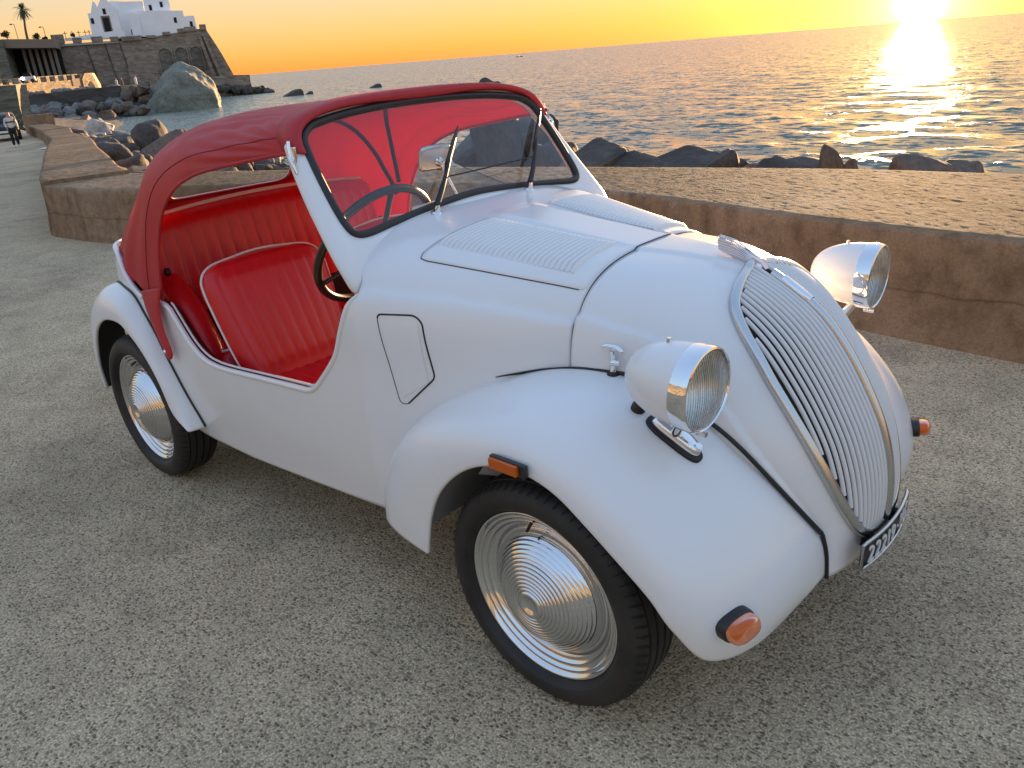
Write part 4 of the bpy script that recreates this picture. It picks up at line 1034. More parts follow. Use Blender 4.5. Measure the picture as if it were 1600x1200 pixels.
# unseen slope added behind the camera for bounced sunlight and chrome reflections
hs = []
for x in np.linspace(-70, 60, 40):
    hs.append([(x, y, z+0.8*math.sin(x*0.21+y)+0.5*math.sin(x*0.53)) for y, z in ((-17, -0.6), (-19, 2.0), (-23, 5.0), (-30, 9.0), (-45, 16.0), (-80, 26.0))])
hsm = mat('bounce_slope_earth', (0.36, 0.27, 0.19), 0.95); v = objco(hsm)
LK(hsm, ramp(hsm, noise(hsm, v, 0.35, 6, 0.65), [(0.35, (0.06, 0.065, 0.05)), (0.5, (0.13, 0.115, 0.09)), (0.68, (0.24, 0.21, 0.17))]), BS(hsm).inputs['Base Color'])
hs_o = sheet('bounce_slope', np.array(hs), hsm, None); tag(hs_o, kind='structure')
# ---- seawall: cast concrete lengths with open joints
wm = mat('seawall_concrete', (0.35, 0.28, 0.2), 0.95, 0, 0.05)
v = objco(wm); n1 = noise(wm, v, 0.9, 6, 0.6, 0.6); n2 = noise(wm, v, 9, 5, 0.65); n3 = noise(wm, v, 75, 3, 0.7)
c1 = ramp(wm, n1, [(0.28, (0.215, 0.143, 0.088)), (0.5, (0.310, 0.215, 0.138)), (0.72, (0.38, 0.275, 0.185))])
c2 = ramp(wm, n2, [(0.28, (0.62, 0.60, 0.58)), (0.55, (1.0, 1.0, 1.0)), (0.8, (1.18, 1.16, 1.12))])
c3 = ramp(wm, n3, [(0.3, (0.78, 0.78, 0.78)), (0.7, (1.12, 1.12, 1.12))])
drip = noise(wm, objco(wm, (5.0, 5.0, 0.35)), 1.6, 4, 0.6)
c4 = ramp(wm, drip, [(0.30, (0.80, 0.79, 0.78)), (0.52, (1, 1, 1))])
LK(wm, mixc(wm, 1.0, mixc(wm, 1.0, mixc(wm, 1.0, c1, c2, 'MULTIPLY'), c3, 'MULTIPLY'), c4, 'MULTIPLY'), BS(wm).inputs['Base Color'])
jz = N(wm, 'ShaderNodeSeparateXYZ'); jtc = N(wm, 'ShaderNodeTexCoord'); LK(wm, jtc.outputs['Object'], jz.inputs[0])
jn = noise(wm, jtc.outputs['Object'], 2.3, 4, 0.6); jd = math_(wm, 'ABSOLUTE', math_(wm, 'SUBTRACT', jz.outputs['Z'], math_(wm, 'ADD', math_(wm, 'MULTIPLY', jn, 0.10), 0.20)))
jl = ramp(wm, jd, [(0.0, (0.62, 0.60, 0.58)), (0.003, (0.75, 0.74, 0.73)), (0.009, (1.0, 1.0, 1.0))])
_bc = BS(wm).inputs['Base Color'].links[0].from_socket; LK(wm, mixc(wm, 1.0, _bc, jl, 'MULTIPLY'), BS(wm).inputs['Base Color'])
LK(wm, bump(wm, math_(wm, 'ADD', math_(wm, 'MULTIPLY', n2, 1.6), n3), 0.45, 0.012), BS(wm).inputs['Normal'])
seawall = empty('seawall', (0, 0, 0)); tag(seawall, 'low wide weathered concrete seawall bending along the promenade edge', 'wall')
def wall_seg(F, B, h=0.54, n=40, dz=0.0, na=11, amp=0.0):
    f = spl(F, n); b = spl(B, n); rows = []
    for i, (p, q) in enumerate(zip(f, b)):
        zz = float(zg(p[0])); d = q-p; d /= np.linalg.norm(d)
        top = zz+h+dz
        pr_ = [(-0.035, -0.25), (-0.035, 0.02), (-0.02, 0.07), (-0.01, 0.12), (-0.005, 0.2), (0.0, 0.30), (0.002, 0.40), (0.004, h-0.06), (0.008, h-0.022), (0.018, h-0.005), (0.04, h)]
        row = [(p[0]+d[0]*a, p[1]+d[1]*a, zz+hz+dz) for a, hz in pr_]
        for t in np.linspace(0.06, 0.97, na): row.append((p[0]+(q-p)[0]*t, p[1]+(q-p)[1]*t, top))
        for a, hz in ((-0.02, h-0.01), (-0.002, h-0.05), (0.0, 0.2), (0.05, -2.2)): row.append((q[0]+d[0]*a, q[1]+d[1]*a, zz+hz+dz))
        rows.append(row)
    P = np.array(rows); nv_ = P.shape[1]; n_ = P.shape[0]; Q = P.reshape(-1, 3)
    if amp:
        r1 = np.random.default_rng(n); e = amp*(0.25*vnoise(Q, 61, 2, 5.0)+0.35*vnoise(Q, 62, 2, 45.0)+0.55*r1.normal(size=len(Q))).reshape(n_, nv_)
        P[:, 6:-3, 2] += e[:, 6:-3]; P[:, 1:9, 1] += 0.7*e[:, 1:9]
        chip = np.maximum(0, vnoise(Q, 63, 3, 9.0)-0.9).reshape(n_, nv_)[:, 7:11]; P[:, 7:11, 2] -= 0.02*chip; P[:, 7:11, 1] += 0.02*chip
    o = sheet('wall_length', P, wm, seawall)
    bm = bmesh.new(); bm.from_mesh(o.data); bm.verts.ensure_lookup_table()
    for r in (0, n_-1): bm.faces.new([bm.verts[r*nv_+j] for j in range(nv_)])
    bmesh.ops.recalc_face_normals(bm, faces=bm.faces); bm.to_mesh(o.data); bm.free()
    o.data.polygons.foreach_set('use_smooth', [True]*len(o.data.polygons)); o.data.set_sharp_from_angle(angle=rad(60))
    return o
def cut(A, t0, t1, k=14): c = spl(A, 400); return c[int(t0*399):int(t1*399)+1][::max(1, int((t1-t0)*399/k))]
wall_seg(WALLF[:6], WALLB[:6], n=520, na=80, amp=0.0008)
wall_seg([(WALLF[5][0]-0.02, WALLF[5][1])]+WALLF[6:], [(WALLB[5][0]-0.02, WALLB[5][1])]+WALLB[6:], n=260, dz=-0.004, na=40, amp=0.0012)
fF, fB = spl(FARF, 400), spl(FARB, 400)
for a, b, dz in ((0, 40, 0.035), (41, 98, 0.03), (99, 160, 0.02), (161, 240, 0.02), (241, 320, 0.01), (321, 399, 0.0)):
    wall_seg(fF[a:b+1:8] if b-a > 60 else fF[a:b+1:4], fB[a:b+1:8] if b-a > 60 else fB[a:b+1:4], n=160 if a < 100 else 60, dz=dz, na=30, amp=0.002)

# ---- rocky shore bed and sea
sb = mat('shore_bed', (0.09, 0.08, 0.07), 0.95); v = objco(sb)
LK(sb, ramp(sb, noise(sb, v, 1.8, 6, 0.65), [(0.3, (0.05, 0.045, 0.04)), (0.7, (0.17, 0.155, 0.14))]), BS(sb).inputs['Base Color'])
LK(sb, bump(sb, noise(sb, v, 6, 6, 0.7), 1.0, 0.15), BS(sb).inputs['Normal'])
allb = np.array(WALLB+FARB[1:]+[(-90, 27.0), (-150, 50.0), (-230, 80)])
bx = np.r_[np.linspace(30, -60, 110), np.linspace(-61, -230, 60)]
rows = []
for x in bx:
    yb = float(np.interp(-x, -allb[:, 0], allb[:, 1])); wdt = itp(-x, [0, 12, 30, 60, 120, 200], [7.5, 10.0, 13.0, 15.0, 20.0, 26.0])
    row = []
    for t in np.linspace(-0.02, 1.0, 24):
        row.append((x+0.3*t*wdt, yb+t*wdt, float(zg(x))-0.35*(1 if x > -12 else 1.6)+(SEA-0.8-float(zg(x)))*max(t, 0)**0.85))
    rows.append(row)
BP = np.array(rows); nz = vnoise(BP.reshape(-1, 3), 5, 3, 0.6).reshape(BP.shape[:2]); BP[:, 2:, 2] += 0.14*nz[:, 2:]
shore = sheet('shore', BP, sb, None); tag(shore, kind='structure')

wt = mat('sea_water', (0.150, 0.185, 0.150), 0.20); BS(wt).inputs['IOR'].default_value = 1.33; BS(wt).inputs['Specular IOR Level'].default_value = 0.5
v = objco(wt, (1.0, 1.0, 1.0)); mpn = N(wt, 'ShaderNodeMapping'); mpn.inputs['Rotation'].default_value = (0, 0, rad(18)); mpn.inputs['Scale'].default_value = (0.55, 1.25, 1.0)
LK(wt, v, mpn.inputs['Vector'])
w1 = noise(wt, mpn.outputs[0], 2.2, 5, 0.62, 0.3); w2 = noise(wt, mpn.outputs[0], 0.30, 4, 0.6, 0.4)
def ntex(vec, sc, det):
    n = N(wt, 'ShaderNodeTexNoise'); n.inputs['Scale'].default_value = sc; n.inputs['Detail'].default_value = det; n.inputs['Roughness'].default_value = 0.6
    LK(wt, vec, n.inputs['Vector']); s_ = N(wt, 'ShaderNodeVectorMath', operation='SUBTRACT'); s_.inputs[1].default_value = (0.5, 0.5, 0.5); LK(wt, n.outputs['Color'], s_.inputs[0]); return s_.outputs[0]
def vscale(vec, xyz): n = N(wt, 'ShaderNodeVectorMath', operation='MULTIPLY'); n.inputs[1].default_value = xyz; LK(wt, vec, n.inputs[0]); return n.outputs[0]
def vadd(a, b): n = N(wt, 'ShaderNodeVectorMath', operation='ADD'); LK(wt, a, n.inputs[0]); LK(wt, b, n.inputs[1]); return n.outputs[0]
geo = N(wt, 'ShaderNodeNewGeometry')
nv_ = vadd(geo.outputs['Normal'], vadd(vscale(ntex(mpn.outputs[0], 2.6, 4), (2.9, 3.8, 0)), vscale(ntex(mpn.outputs[0], 0.5, 3), (1.2, 1.7, 0))))
nn3 = N(wt, 'ShaderNodeVectorMath', operation='NORMALIZE'); LK(wt, nv_, nn3.inputs[0]); LK(wt, nn3.outputs[0], BS(wt).inputs['Normal'])
th_ = np.linspace(rad(20), rad(192), 620); rr = np.r_[np.geomspace(3.5, 420, 330), np.geomspace(440, 45000, 60)]
X = CAM_LOC.x+rr[:, None]*np.cos(th_)[None]; Y = CAM_LOC.y+rr[:, None]*np.sin(th_)[None]
Z = np.zeros_like(X); r_ = np.random.default_rng(3)
for k in range(46):
    lam = 0.42*(6.0/0.42)**(k/45); d = rad(250)+r_.normal()*0.55; kk = 2*np.pi/lam; sp = rr*0.0046
    fade = np.clip(1.2-2.2*np.maximum(sp, rr*0.0147)/lam*1.0, 0, 1)[:, None]
    ph = kk*(X*math.cos(d)+Y*math.sin(d))+r_.random()*6.28
    Z += fade*0.0060*lam**0.80*(np.sin(ph)+0.25*np.sin(2*ph+0.7))*np.clip(1.6-rr/300, 0.05, 1)[:, None]
sea = sheet('sea', np.stack([X, Y, SEA+Z], 2), wt, None); tag(sea, kind='structure')
if sea.data.polygons[0].normal.z < 0: sea.data.flip_normals()

# ---- rocks
def rock_mat(name, a, b, c, sc=1.0):
    m = mat(name, a, 0.85); v = objco(m); n1 = noise(m, v, 1.6*sc, 7, 0.65, 0.5); n2 = noise(m, v, 14*sc, 5, 0.7)
    LK(m, mixc(m, 1.0, ramp(m, n1, [(0.3, a), (0.52, b), (0.75, c)]), ramp(m, n2, [(0.3, (0.6,)*3), (0.65, (1.15,)*3)]), 'MULTIPLY'), BS(m).inputs['Base Color'])
    LK(m, bump(m, math_(m, 'ADD', n1, math_(m, 'MULTIPLY', n2, 0.35)), 0.8, 0.10), BS(m).inputs['Normal']); return m
rk_dark = rock_mat('dark_lava_rock', (0.038, 0.032, 0.028), (0.078, 0.066, 0.056), (0.150, 0.125, 0.105))
rk_brown = rock_mat('brown_rock', (0.10, 0.075, 0.058), (0.17, 0.13, 0.10), (0.27, 0.21, 0.165))
rk_pale = rock_mat('pale_rock', (0.30, 0.275, 0.25), (0.45, 0.42, 0.385), (0.6, 0.57, 0.53))
rk_grey = rock_mat('grey_rock', (0.12, 0.115, 0.105), (0.21, 0.20, 0.185), (0.33, 0.31, 0.285))
def rock_mesh(seed, m, npts=16, sub=2, noise_a=0.05, flat=1.0):
    r = np.random.default_rng(seed); bm = bmesh.new()
    P = r.normal(size=(npts, 3)); P /= np.linalg.norm(P, axis=1)[:, None]; P *= (0.42+0.12*r.random((npts, 1)))
    P[:, 2] *= flat
    for p in P: bm.verts.new(p)
    res = bmesh.ops.convex_hull(bm, input=bm.verts)
    bmesh.ops.delete(bm, geom=[e for e in res['geom_interior'] if isinstance(e, bmesh.types.BMVert)], context='VERTS')
    bmesh.ops.bevel(bm, geom=bm.edges[:], offset=0.035, segments=1, affect='EDGES')
    bmesh.ops.triangulate(bm, faces=bm.faces)
    for _ in range(sub): bmesh.ops.subdivide_edges(bm, edges=[e for e in bm.edges if e.calc_length() > 0.06], cuts=1)
    bmesh.ops.triangulate(bm, faces=bm.faces)
    V = np.array([v.co for v in bm.verts]); n = vnoise(V, seed+100, 4, 3.0)
    for v_, k in zip(bm.verts, n): v_.co += v_.co.normalized()*k*noise_a
    me = bpy.data.meshes.new('rock'); bm.to_mesh(me); bm.free(); me.materials.append(m)
    me.polygons.foreach_set('use_smooth', [True]*len(me.polygons)); me.set_sharp_from_angle(angle=rad(28)); return me
ROCKS = {k: [rock_mesh(s0+i, m_, 12+i % 6, 2) for i in range(6)] for k, s0, m_ in (('dark', 10, rk_dark), ('brown', 40, rk_brown), ('pale', 70, rk_pale), ('grey', 90, rk_grey))}
def rock(kind, x, y, z, sx, sy, sz_, rz=None, i=None, label=None, group=None, tilt=0.25, name='rock'):
    me = random.choice(ROCKS[kind]) if i is None else ROCKS[kind][i % 6]
    o = bpy.data.objects.new(name, me); col.objects.link(o); o.location = (x, y, z); o.scale = (sx, sy, sz_)
    o.rotation_euler = (random.uniform(-tilt, tilt), random.uniform(-tilt, tilt), random.uniform(0, 6.28) if rz is None else rz)
    tag(o, label, 'rock', group); return o
def fit_rock(o, x0, x1, zt):
    # stretch to the width asked for and set the top at zt
    bpy.context.view_layer.update(); M = o.rotation_euler.to_matrix()
    W = np.array([(M @ Vector((v_.co.x*o.scale.x, v_.co.y*o.scale.y, v_.co.z*o.scale.z)))[:] for v_ in o.data.vertices])
    k = (x1-x0)*1.05/(W[:, 0].max()-W[:, 0].min()); o.scale.x *= k
    W = np.array([(M @ Vector((v_.co.x*o.scale.x, v_.co.y*o.scale.y, v_.co.z*o.scale.z)))[:] for v_ in o.data.vertices])
    o.location.x = (x0+x1)/2-(W[:, 0].max()+W[:, 0].min())/2; o.location.z = zt-W[:, 2].max()
# named rocks that show above the wall behind the car (x0, x1, top z, label)
for x0, x1, zt, yy_, kd, lb in (
        (-5.15, -4.40, 0.50, 6.0, 'dark', 'peaked dark rock just right of the windscreen behind the seawall'),
        (-4.55, -3.85, 0.385, 6.1, 'dark', 'low dark rock beside the peaked one behind the seawall'),
        (-4.22, -3.10, 0.405, 6.2, 'dark', 'long flat topped dark rock beyond the seawall'),
        (-3.42, -2.75, 0.42, 6.0, 'dark', 'blunt upright rock at the end of the flat topped rock'),
        (-2.98, -2.52, 0.325, 5.8, 'brown', 'small low rock at the foot of the blunt upright rock'),
        (-2.82, -2.05, 0.385, 6.0, 'dark', 'wedge shaped dark rock left of the lone standing stone'),
        (-2.06, -1.84, 0.475, 6.0, 'brown', 'lone finger shaped standing stone above the seawall'),
        (-1.95, -1.68, 0.345, 6.0, 'brown', 'small stone leaning on the finger shaped stone'),
        (-1.40, -0.78, 0.42, 6.0, 'brown', 'rounded brown rock below the sun glitter behind the seawall'),
        (-0.98, -0.55, 0.33, 6.05, 'brown', 'low tail of brown rock beside the rounded one')):
    hgt = 0.85 if 'finger' not in lb else 1.0; zt = zt-(0.03 if 'finger' not in lb and 'rounded' not in lb else 0.0); x0 -= 0.08*(x1-x0); x1 += 0.08*(x1-x0)
    o = rock(kd, (x0+x1)/2, yy_, 0, 1, (x1-x0)*1.2 if 'long' not in lb else 0.9, hgt, 0.3, None, lb, None, 0.08)
    fit_rock(o, x0, x1, zt)
big_r = rock('dark', -13.4, 14.6, -1.0, 3.6, 2.6, 3.0, 0.5, 2, 'broad dark rock seen through the windscreen beyond the seawall', None, 0.1, 'broad_rock'); fit_rock(big_r, -15.3, -12.8, 0.22)
peak = rock('dark', -13.7, 13.6, -1.0, 1.3, 1.3, 3.4, 0.5, 4, 'peak of dark rock rising above the red roof edge', None, 0.05, 'rock_peak'); fit_rock(peak, -14.15, -12.75, 0.97)
jag = rock('dark', -8.9, 9.6, -1.0, 1.5, 1.5, 2.5, 0.9, 3, 'jagged dark rock edged with orange light beside the windscreen pillar', None, 0.1); fit_rock(jag, -8.85, -7.75, 0.02)
# heap along the wall seen through the car and to its left
def yb_at(x): return float(np.interp(-x, -allb[:, 0], allb[:, 1]))
placed = []
for k in range(420):
    x = -9-52*random.random()**0.9; wdt = itp(-x, [0, 12, 30, 60], [7.5, 10.0, 12.0, 14.0]); t = random.uniform(0.06, 0.95)
    y = yb_at(x)+t*wdt; s_ = random.uniform(0.9, 2.4)*(0.7+0.6*t); zb = float(zg(x))-0.5+(SEA-0.5-float(zg(x)))*t**0.9
    if any((x-a)**2+(y-b)**2 < (0.29*(s_+c))**2 for a, b, c in placed): continue
    placed.append((x, y, s_))
    kd = random.choice(['dark', 'dark', 'dark', 'brown', 'grey'])
    lb = '%s %s rock %s, %s' % ('large' if s_ > 1.9 else 'mid' if s_ > 1.3 else 'small', {'dark': 'blackish', 'brown': 'brown', 'grey': 'grey'}[kd],
        'against the seawall back' if t < 0.33 else 'amid the shore heap' if t < 0.66 else 'at the water edge',
        'hidden mostly by the car' if x > -20 else 'behind the roof corner' if x > -34 else 'towards the pale rocks' if x > -48 else 'near the far end of the seawall')
    rock(kd, x, y, zb+0.15*s_, s_, s_*random.uniform(0.7, 1.2), s_*random.uniform(0.6, 0.95), None, None, lb, 'tumbled shore rocks')
for k, (x, y, s_, kd, lb) in enumerate(((-31.0, 13.6, 3.2, 'brown', 'tall split brown rock in the heap behind the red roof'), (-62.0, 22.6, 2.6, 'pale', 'whitish weathered rock at the far end of the seawall'), (-56.0, 20.4, 1.6, 'pale', 'pale crumbling rock touching the seawall top'), (-26.0, 10.9, 1.0, 'brown', 'smooth small orange brown stone near the roof corner'), (-42.0, 17.5, 3.0, 'dark', 'large slanting dark slab with a sunlit edge'))):
    rock(kd, x, y, float(zg(x))-1.0+0.1*s_, s_, s_*0.9, s_*0.9, None, k, lb)
# far row of pale boulders below the dark quay wall
DV = np.array([-0.90258528, 0.4305111]); RV = np.array([0.4305111, 0.90258528]); O2 = np.array([CAM_LOC.x, CAM_LOC.y])
def hd(s, d, z): p = O2+DV*d+RV*s; return (float(p[0]), float(p[1]), float(z))
for k in range(70):
    s = random.uniform(-26, -3.0); d = random.uniform(118, 150) if s < -9 else random.uniform(138, 152); sc = random.uniform(1.2, 3.0)
    x, y, z = hd(s*d/150, d, SEA+0.2+0.055*(d-118)*(1 if s < -6 else 0.3)); kd = random.choice(['grey', 'grey', 'brown', 'brown', 'dark']); rock(kd, x, y, z, sc*1.3, sc, sc*0.85, None, None, '%s %s boulder in far row below %s of dark quay wall' % ('large' if sc > 2.4 else 'middling' if sc > 1.8 else 'small', {'dark': 'blackish', 'brown': 'brown', 'grey': 'grey'}[kd], 'left end' if s < -18 else 'middle' if s < -10 else 'sunlit end'), 'far boulder row')
for k in range(16):
    s = random.uniform(-6.2, -2.2); x, y, z = hd(s, random.uniform(144, 150), random.uniform(-2.4, 0.6)); sc = random.uniform(1.6, 2.6)
    rock('brown', x, y, z, sc, sc, sc, None, None, 'blocky brown boulder piled against the end of the quay', 'boulders at the quay end')
for k in range(26):
    s = random.uniform(12.5, 24.5); x, y, z = hd(s, random.uniform(216, 222), SEA+0.3+max(0, 1.6-0.13*(s-12))); sc = random.uniform(1.8, 3.0)
    rock('dark', x, y, z, sc*1.2, sc, sc*0.9, None, None, 'dark boulder at the foot of the fort platform', 'fort foot boulders')
for s, d, sx, sz_, lb in ((23.3, 170, 6.0, 2.0, 'low dark skerry in the sea left of the roof peak'), (26.5, 171, 2.2, 0.9, 'tiny flat skerry beside the low dark one'), (41.0, 175, 3.6, 1.2, 'small far skerry in the open sea')):
    x, y, z = hd(s, d, SEA+0.1); rock('dark', x, y, z, sx, sx*0.6, sz_*1.6, 1.1, 1, lb, None, 0.05, 'sea_rock')

# ---- the great tuff boulder standing in the water
bmat = rock_mat('grey_green_tuff', (0.15, 0.152, 0.122), (0.215, 0.217, 0.18), (0.28, 0.28, 0.235), 0.25)
BO = [(-4.6, -3.2), (-4.0, -2.4), (-2.3, -0.4), (-1.1, 0.45), (0.0, 1.9), (0.7, 2.9), (1.5, 3.6), (2.5, 3.95), (3.4, 3.9), (4.4, 3.3), (5.8, 2.75), (6.9, 1.9), (7.8, 0.2), (8.05, -1.5), (8.0, -3.2)]
bm = bmesh.new()
hullp = [(s, 0.0, z) for s, z in BO]+[(s, -3.0, z) for s, z in ((-4.3, -3.3), (-1.5, -3.3), (2.0, -3.4), (5.0, -3.4), (7.6, -3.3), (7.3, -1.2), (5.6, 0.9), (3.9, 2.2), (2.2, 2.6), (0.4, 0.7), (-1.8, -1.3))]
hullp += [(s, -3.9, z) for s, z in ((0.5, -3.4), (4.5, -3.4), (4.0, -0.6), (1.5, -0.8))]+[(s, 3.4, z) for s, z in ((-3.6, -3.3), (7.4, -3.3), (6.0, 1.2), (2.8, 2.9), (0.3, 0.8))]
for s, d, z in hullp: bm.verts.new((s, d, z))
res = bmesh.ops.convex_hull(bm, input=bm.verts)
bmesh.ops.delete(bm, geom=[e for e in res['geom_interior'] if isinstance(e, bmesh.types.BMVert)], context='VERTS')
bmesh.ops.triangulate(bm, faces=bm.faces)
for _ in range(4): bmesh.ops.subdivide_edges(bm, edges=[e for e in bm.edges if e.calc_length() > 0.35], cuts=1); bmesh.ops.triangulate(bm, faces=bm.faces)
bmesh.ops.smooth_vert(bm, verts=bm.verts, factor=0.5, use_axis_x=True, use_axis_y=True, use_axis_z=True)
V_ = np.array([v_.co for v_ in bm.verts]); bm.normal_update()
n_ = 0.16*vnoise(V_, 21, 4, 0.7)+0.07*np.abs(vnoise(V_, 33, 3, 2.2))
for v_, k_ in zip(bm.verts, n_): v_.co += v_.normal*float(k_)
for v_ in bm.verts: v_.co = Vector(hd(v_.co.x, 146+v_.co.y, v_.co.z))
bmesh.ops.recalc_face_normals(bm, faces=bm.faces)
me = bpy.data.meshes.new('sea_boulder'); bm.to_mesh(me); bm.free(); me.materials.append(bmat); me.polygons.foreach_set('use_smooth', [True]*len(me.polygons))
bo_o = bpy.data.objects.new('sea_boulder', me); col.objects.link(bo_o)
tag(bo_o, 'huge grey green tuff boulder standing in the water before the fort', 'boulder')

# ================================================================== HEADLAND: fort, church, quay, viaduct
def stone_mat(name, a, b, c, sx=0.9, sz_=2.2):
    m = mat(name, a, 0.9); v = objco(m, (sx, sx, sz_)); vo = N(m, 'ShaderNodeTexVoronoi'); vo.inputs['Scale'].default_value = 1.0; LK(m, v, vo.inputs['Vector'])
    n = noise(m, objco(m), 0.16, 5, 0.6)
    cc = mixc(m, 1.0, ramp(m, vo.outputs['Color'], [(0.1, a), (0.5, b), (0.9, c)]), ramp(m, n, [(0.3, (0.72,)*3), (0.7, (1.12,)*3)]), 'MULTIPLY')
    LK(m, cc, BS(m).inputs['Base Color']); LK(m, bump(m, vo.outputs['Distance'], 0.6, 0.15), BS(m).inputs['Normal']); return m
fort_m = stone_mat('fort_stone', (0.20, 0.16, 0.12), (0.27, 0.22, 0.17), (0.35, 0.29, 0.23))
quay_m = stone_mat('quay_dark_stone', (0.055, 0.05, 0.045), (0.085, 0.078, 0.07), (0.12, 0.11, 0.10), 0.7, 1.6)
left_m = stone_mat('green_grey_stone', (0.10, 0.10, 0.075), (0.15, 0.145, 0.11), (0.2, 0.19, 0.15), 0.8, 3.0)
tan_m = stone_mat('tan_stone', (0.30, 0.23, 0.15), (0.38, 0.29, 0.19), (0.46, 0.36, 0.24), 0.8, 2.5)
lime = mat('white_limewash', (0.74, 0.75, 0.76), 0.85)
v = objco(lime); LK(lime, ramp(lime, noise(lime, v, 0.35, 5, 0.6), [(0.3, (0.84, 0.85, 0.86)), (0.65, (0.92, 0.925, 0.93))]), BS(lime).inputs['Base Color'])
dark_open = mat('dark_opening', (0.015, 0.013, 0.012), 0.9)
frame_m = mat('brown_stone_trim', (0.22, 0.17, 0.13), 0.85)
def hprism(name, poly, d0, d1, m, parent=None, sk=0.0):
    """outline in (s, z) on the headland frame, pushed from depth d0 to d1"""
    k = len(poly); V = [hd(s, d0+sk*(s+27), z) for s, z in poly]+[hd(s, d1+sk*(s+27), z) for s, z in poly]
    F = [tuple(range(k)), tuple(range(k, 2*k))[::-1]]+[(i, k+i, k+(i+1) % k, (i+1) % k) for i in range(k)]
    o = mk(name, V, F, m, parent, smooth=False)
    bm = bmesh.new(); bm.from_mesh(o.data); bmesh.ops.recalc_face_normals(bm, faces=bm.faces); bm.to_mesh(o.data); bm.free(); return o
def rect(s0, s1, z0, z1): return [(s0, z0), (s1, z0), (s1, z1), (s0, z1)]
hill = []
for s in np.linspace(-140, 14, 30):
    hill.append([hd(s, d, z-(2.0 if s > 8 else 0)) for d, z in ((234, -4), (236, 9.0), (244, 11.8), (262, 12.0), (300, 12.5))])
hl_m = mat('headland_earth', (0.13, 0.12, 0.08), 0.95)
hl_o = sheet('headland', np.array(hill), hl_m, None); tag(hl_o, kind='structure')

fort = empty('fort_wall', hd(0, 231, SEA)); tag(fort, 'brown stone fort wall with blind arches and battlements below the white church', 'wall')
def fp(o): o.parent = fort; o.matrix_parent_inverse = Matrix.Translation(-Vector(fort.location)); return o
fp(hprism('curtain_wall', [(-21.5, -3), (16.0, -3), (17.35, 1.75), (15.2, 7.5), (12.8, 12.8), (11.4, 13.0), (7.2, 12.6), (-0.4, 11.8), (-7.7, 11.3), (-21.5, 11.3)], 231.5, 246, fort_m))
fp(hprism('coping_band', [(-21.0, 11.0), (-7.8, 11.0), (-7.8, 11.5), (-21.0, 11.5)], 231.0, 232, mat('pale_coping', (0.42, 0.38, 0.33), 0.85)))
for s0, s1, z0, z1 in ((-22.2, -19.6, 11.2, 13.6), (-17.8, -15.9, 11.3, 12.65), (-13.7, -11.3, 11.3, 12.65), (-9.6, -7.8, 11.2, 12.4), (-7.1, -2.5, 11.3, 12.3), (-1.4, 0.7, 11.6, 12.2), (2.4, 4.3, 12.0, 12.75), (6.0, 7.6, 12.4, 13.3), (7.7, 10.4, 12.5, 13.6), (11.4, 12.9, 12.6, 13.95)):
    fp(hprism('merlon', rect(s0, s1, z0, z1), 231.0, 233, fort_m))
def arch_poly(s0, s1, z0, z1, n=10, lean=0.0):
    c = (s0+s1)/2; r = (s1-s0)/2; p = [(s0-lean, z0), (s1+lean, z0)]
    return p+[(c+r*math.cos(a), z1-r+r*math.sin(a)) for a in np.linspace(0, math.pi, n)]
arch_in = stone_mat('arch_infill_stone', (0.105, 0.092, 0.075), (0.145, 0.125, 0.105), (0.19, 0.165, 0.14))
for s0, s1, z1 in ((0.5, 3.5, 8.95), (4.4, 7.2, 8.95), (8.0, 10.6, 8.95)):
    fp(hprism('blind_arch', arch_poly(s0, s1, -1, z1), 231.35, 231.6, arch_in))
    pts = [(s0-0.15, -1)]+[((s0+s1)/2+((s1-s0)/2+0.15)*math.cos(a), z1-(s1-s0)/2+((s1-s0)/2+0.15)*math.sin(a)) for a in np.linspace(math.pi, 0, 14)]+[(s1+0.15, -1)]
    fp(tube('arch_rib', [hd(s, 231.2, z) for s, z in pts], 0.16, fort_m, None, 6))
for sa, sb_, dd_ in ((10.9, 12.6, 231.1), (11.9, 14.6, 231.0)):
    fp(hprism('buttress', [(sa-0.35, 11.5), (sa+0.25, 11.5), (sb_+1.0, -2), (sb_, -2)], 230.3, 231.8, fort_m))
for s in (-15.2, -11.0, -7.7): fp(hprism('pilaster', [(s-0.12, 11.0), (s+0.12, 11.0), (s+1.2, 0), (s+0.9, 0)], 231.3, 231.7, quay_m))
fp(hprism('ramp', [(-7.5, 1.0), (-7.0, 6.0), (-4.5, 4.8), (-1.2, 3.0), (-0.6, 1.0)], 229, 231.4, fort_m))
plat = hprism('quay_platform', [(-3, -3.2), (20.2, -3.2), (20.4, 1.45), (17.6, 1.65), (-3, 1.9)], 222, 231, fort_m); tag(plat, 'low stone platform jutting into the sea at the fort foot', 'platform')

# cavern gallery with columns
gal = empty('gallery', hd(-25, 222, 4)); tag(gal, 'dark columned gallery cut under the terrace beside the fort', 'gallery')
def gp_(o): o.parent = gal; o.matrix_parent_inverse = Matrix.Translation(-Vector(gal.location)); return o
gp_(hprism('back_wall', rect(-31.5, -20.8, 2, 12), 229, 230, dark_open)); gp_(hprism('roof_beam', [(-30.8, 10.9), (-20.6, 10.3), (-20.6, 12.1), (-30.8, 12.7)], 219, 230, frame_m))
gp_(hprism('end_pier', rect(-36, -30.6, 2, 12.6), 218, 232, left_m)); gp_(hprism('floor', rect(-36, -20, 1.2, 4.2), 205, 230, fort_m))
colm = mat('grey_column', (0.20, 0.19, 0.17), 0.85)
for s in (-28.2, -26.9, -25.6, -24.3, -23.0, -21.9): gp_(hprism('column', rect(s, s+0.62, 4.0, 10.8), 224.5, 225.2, colm))

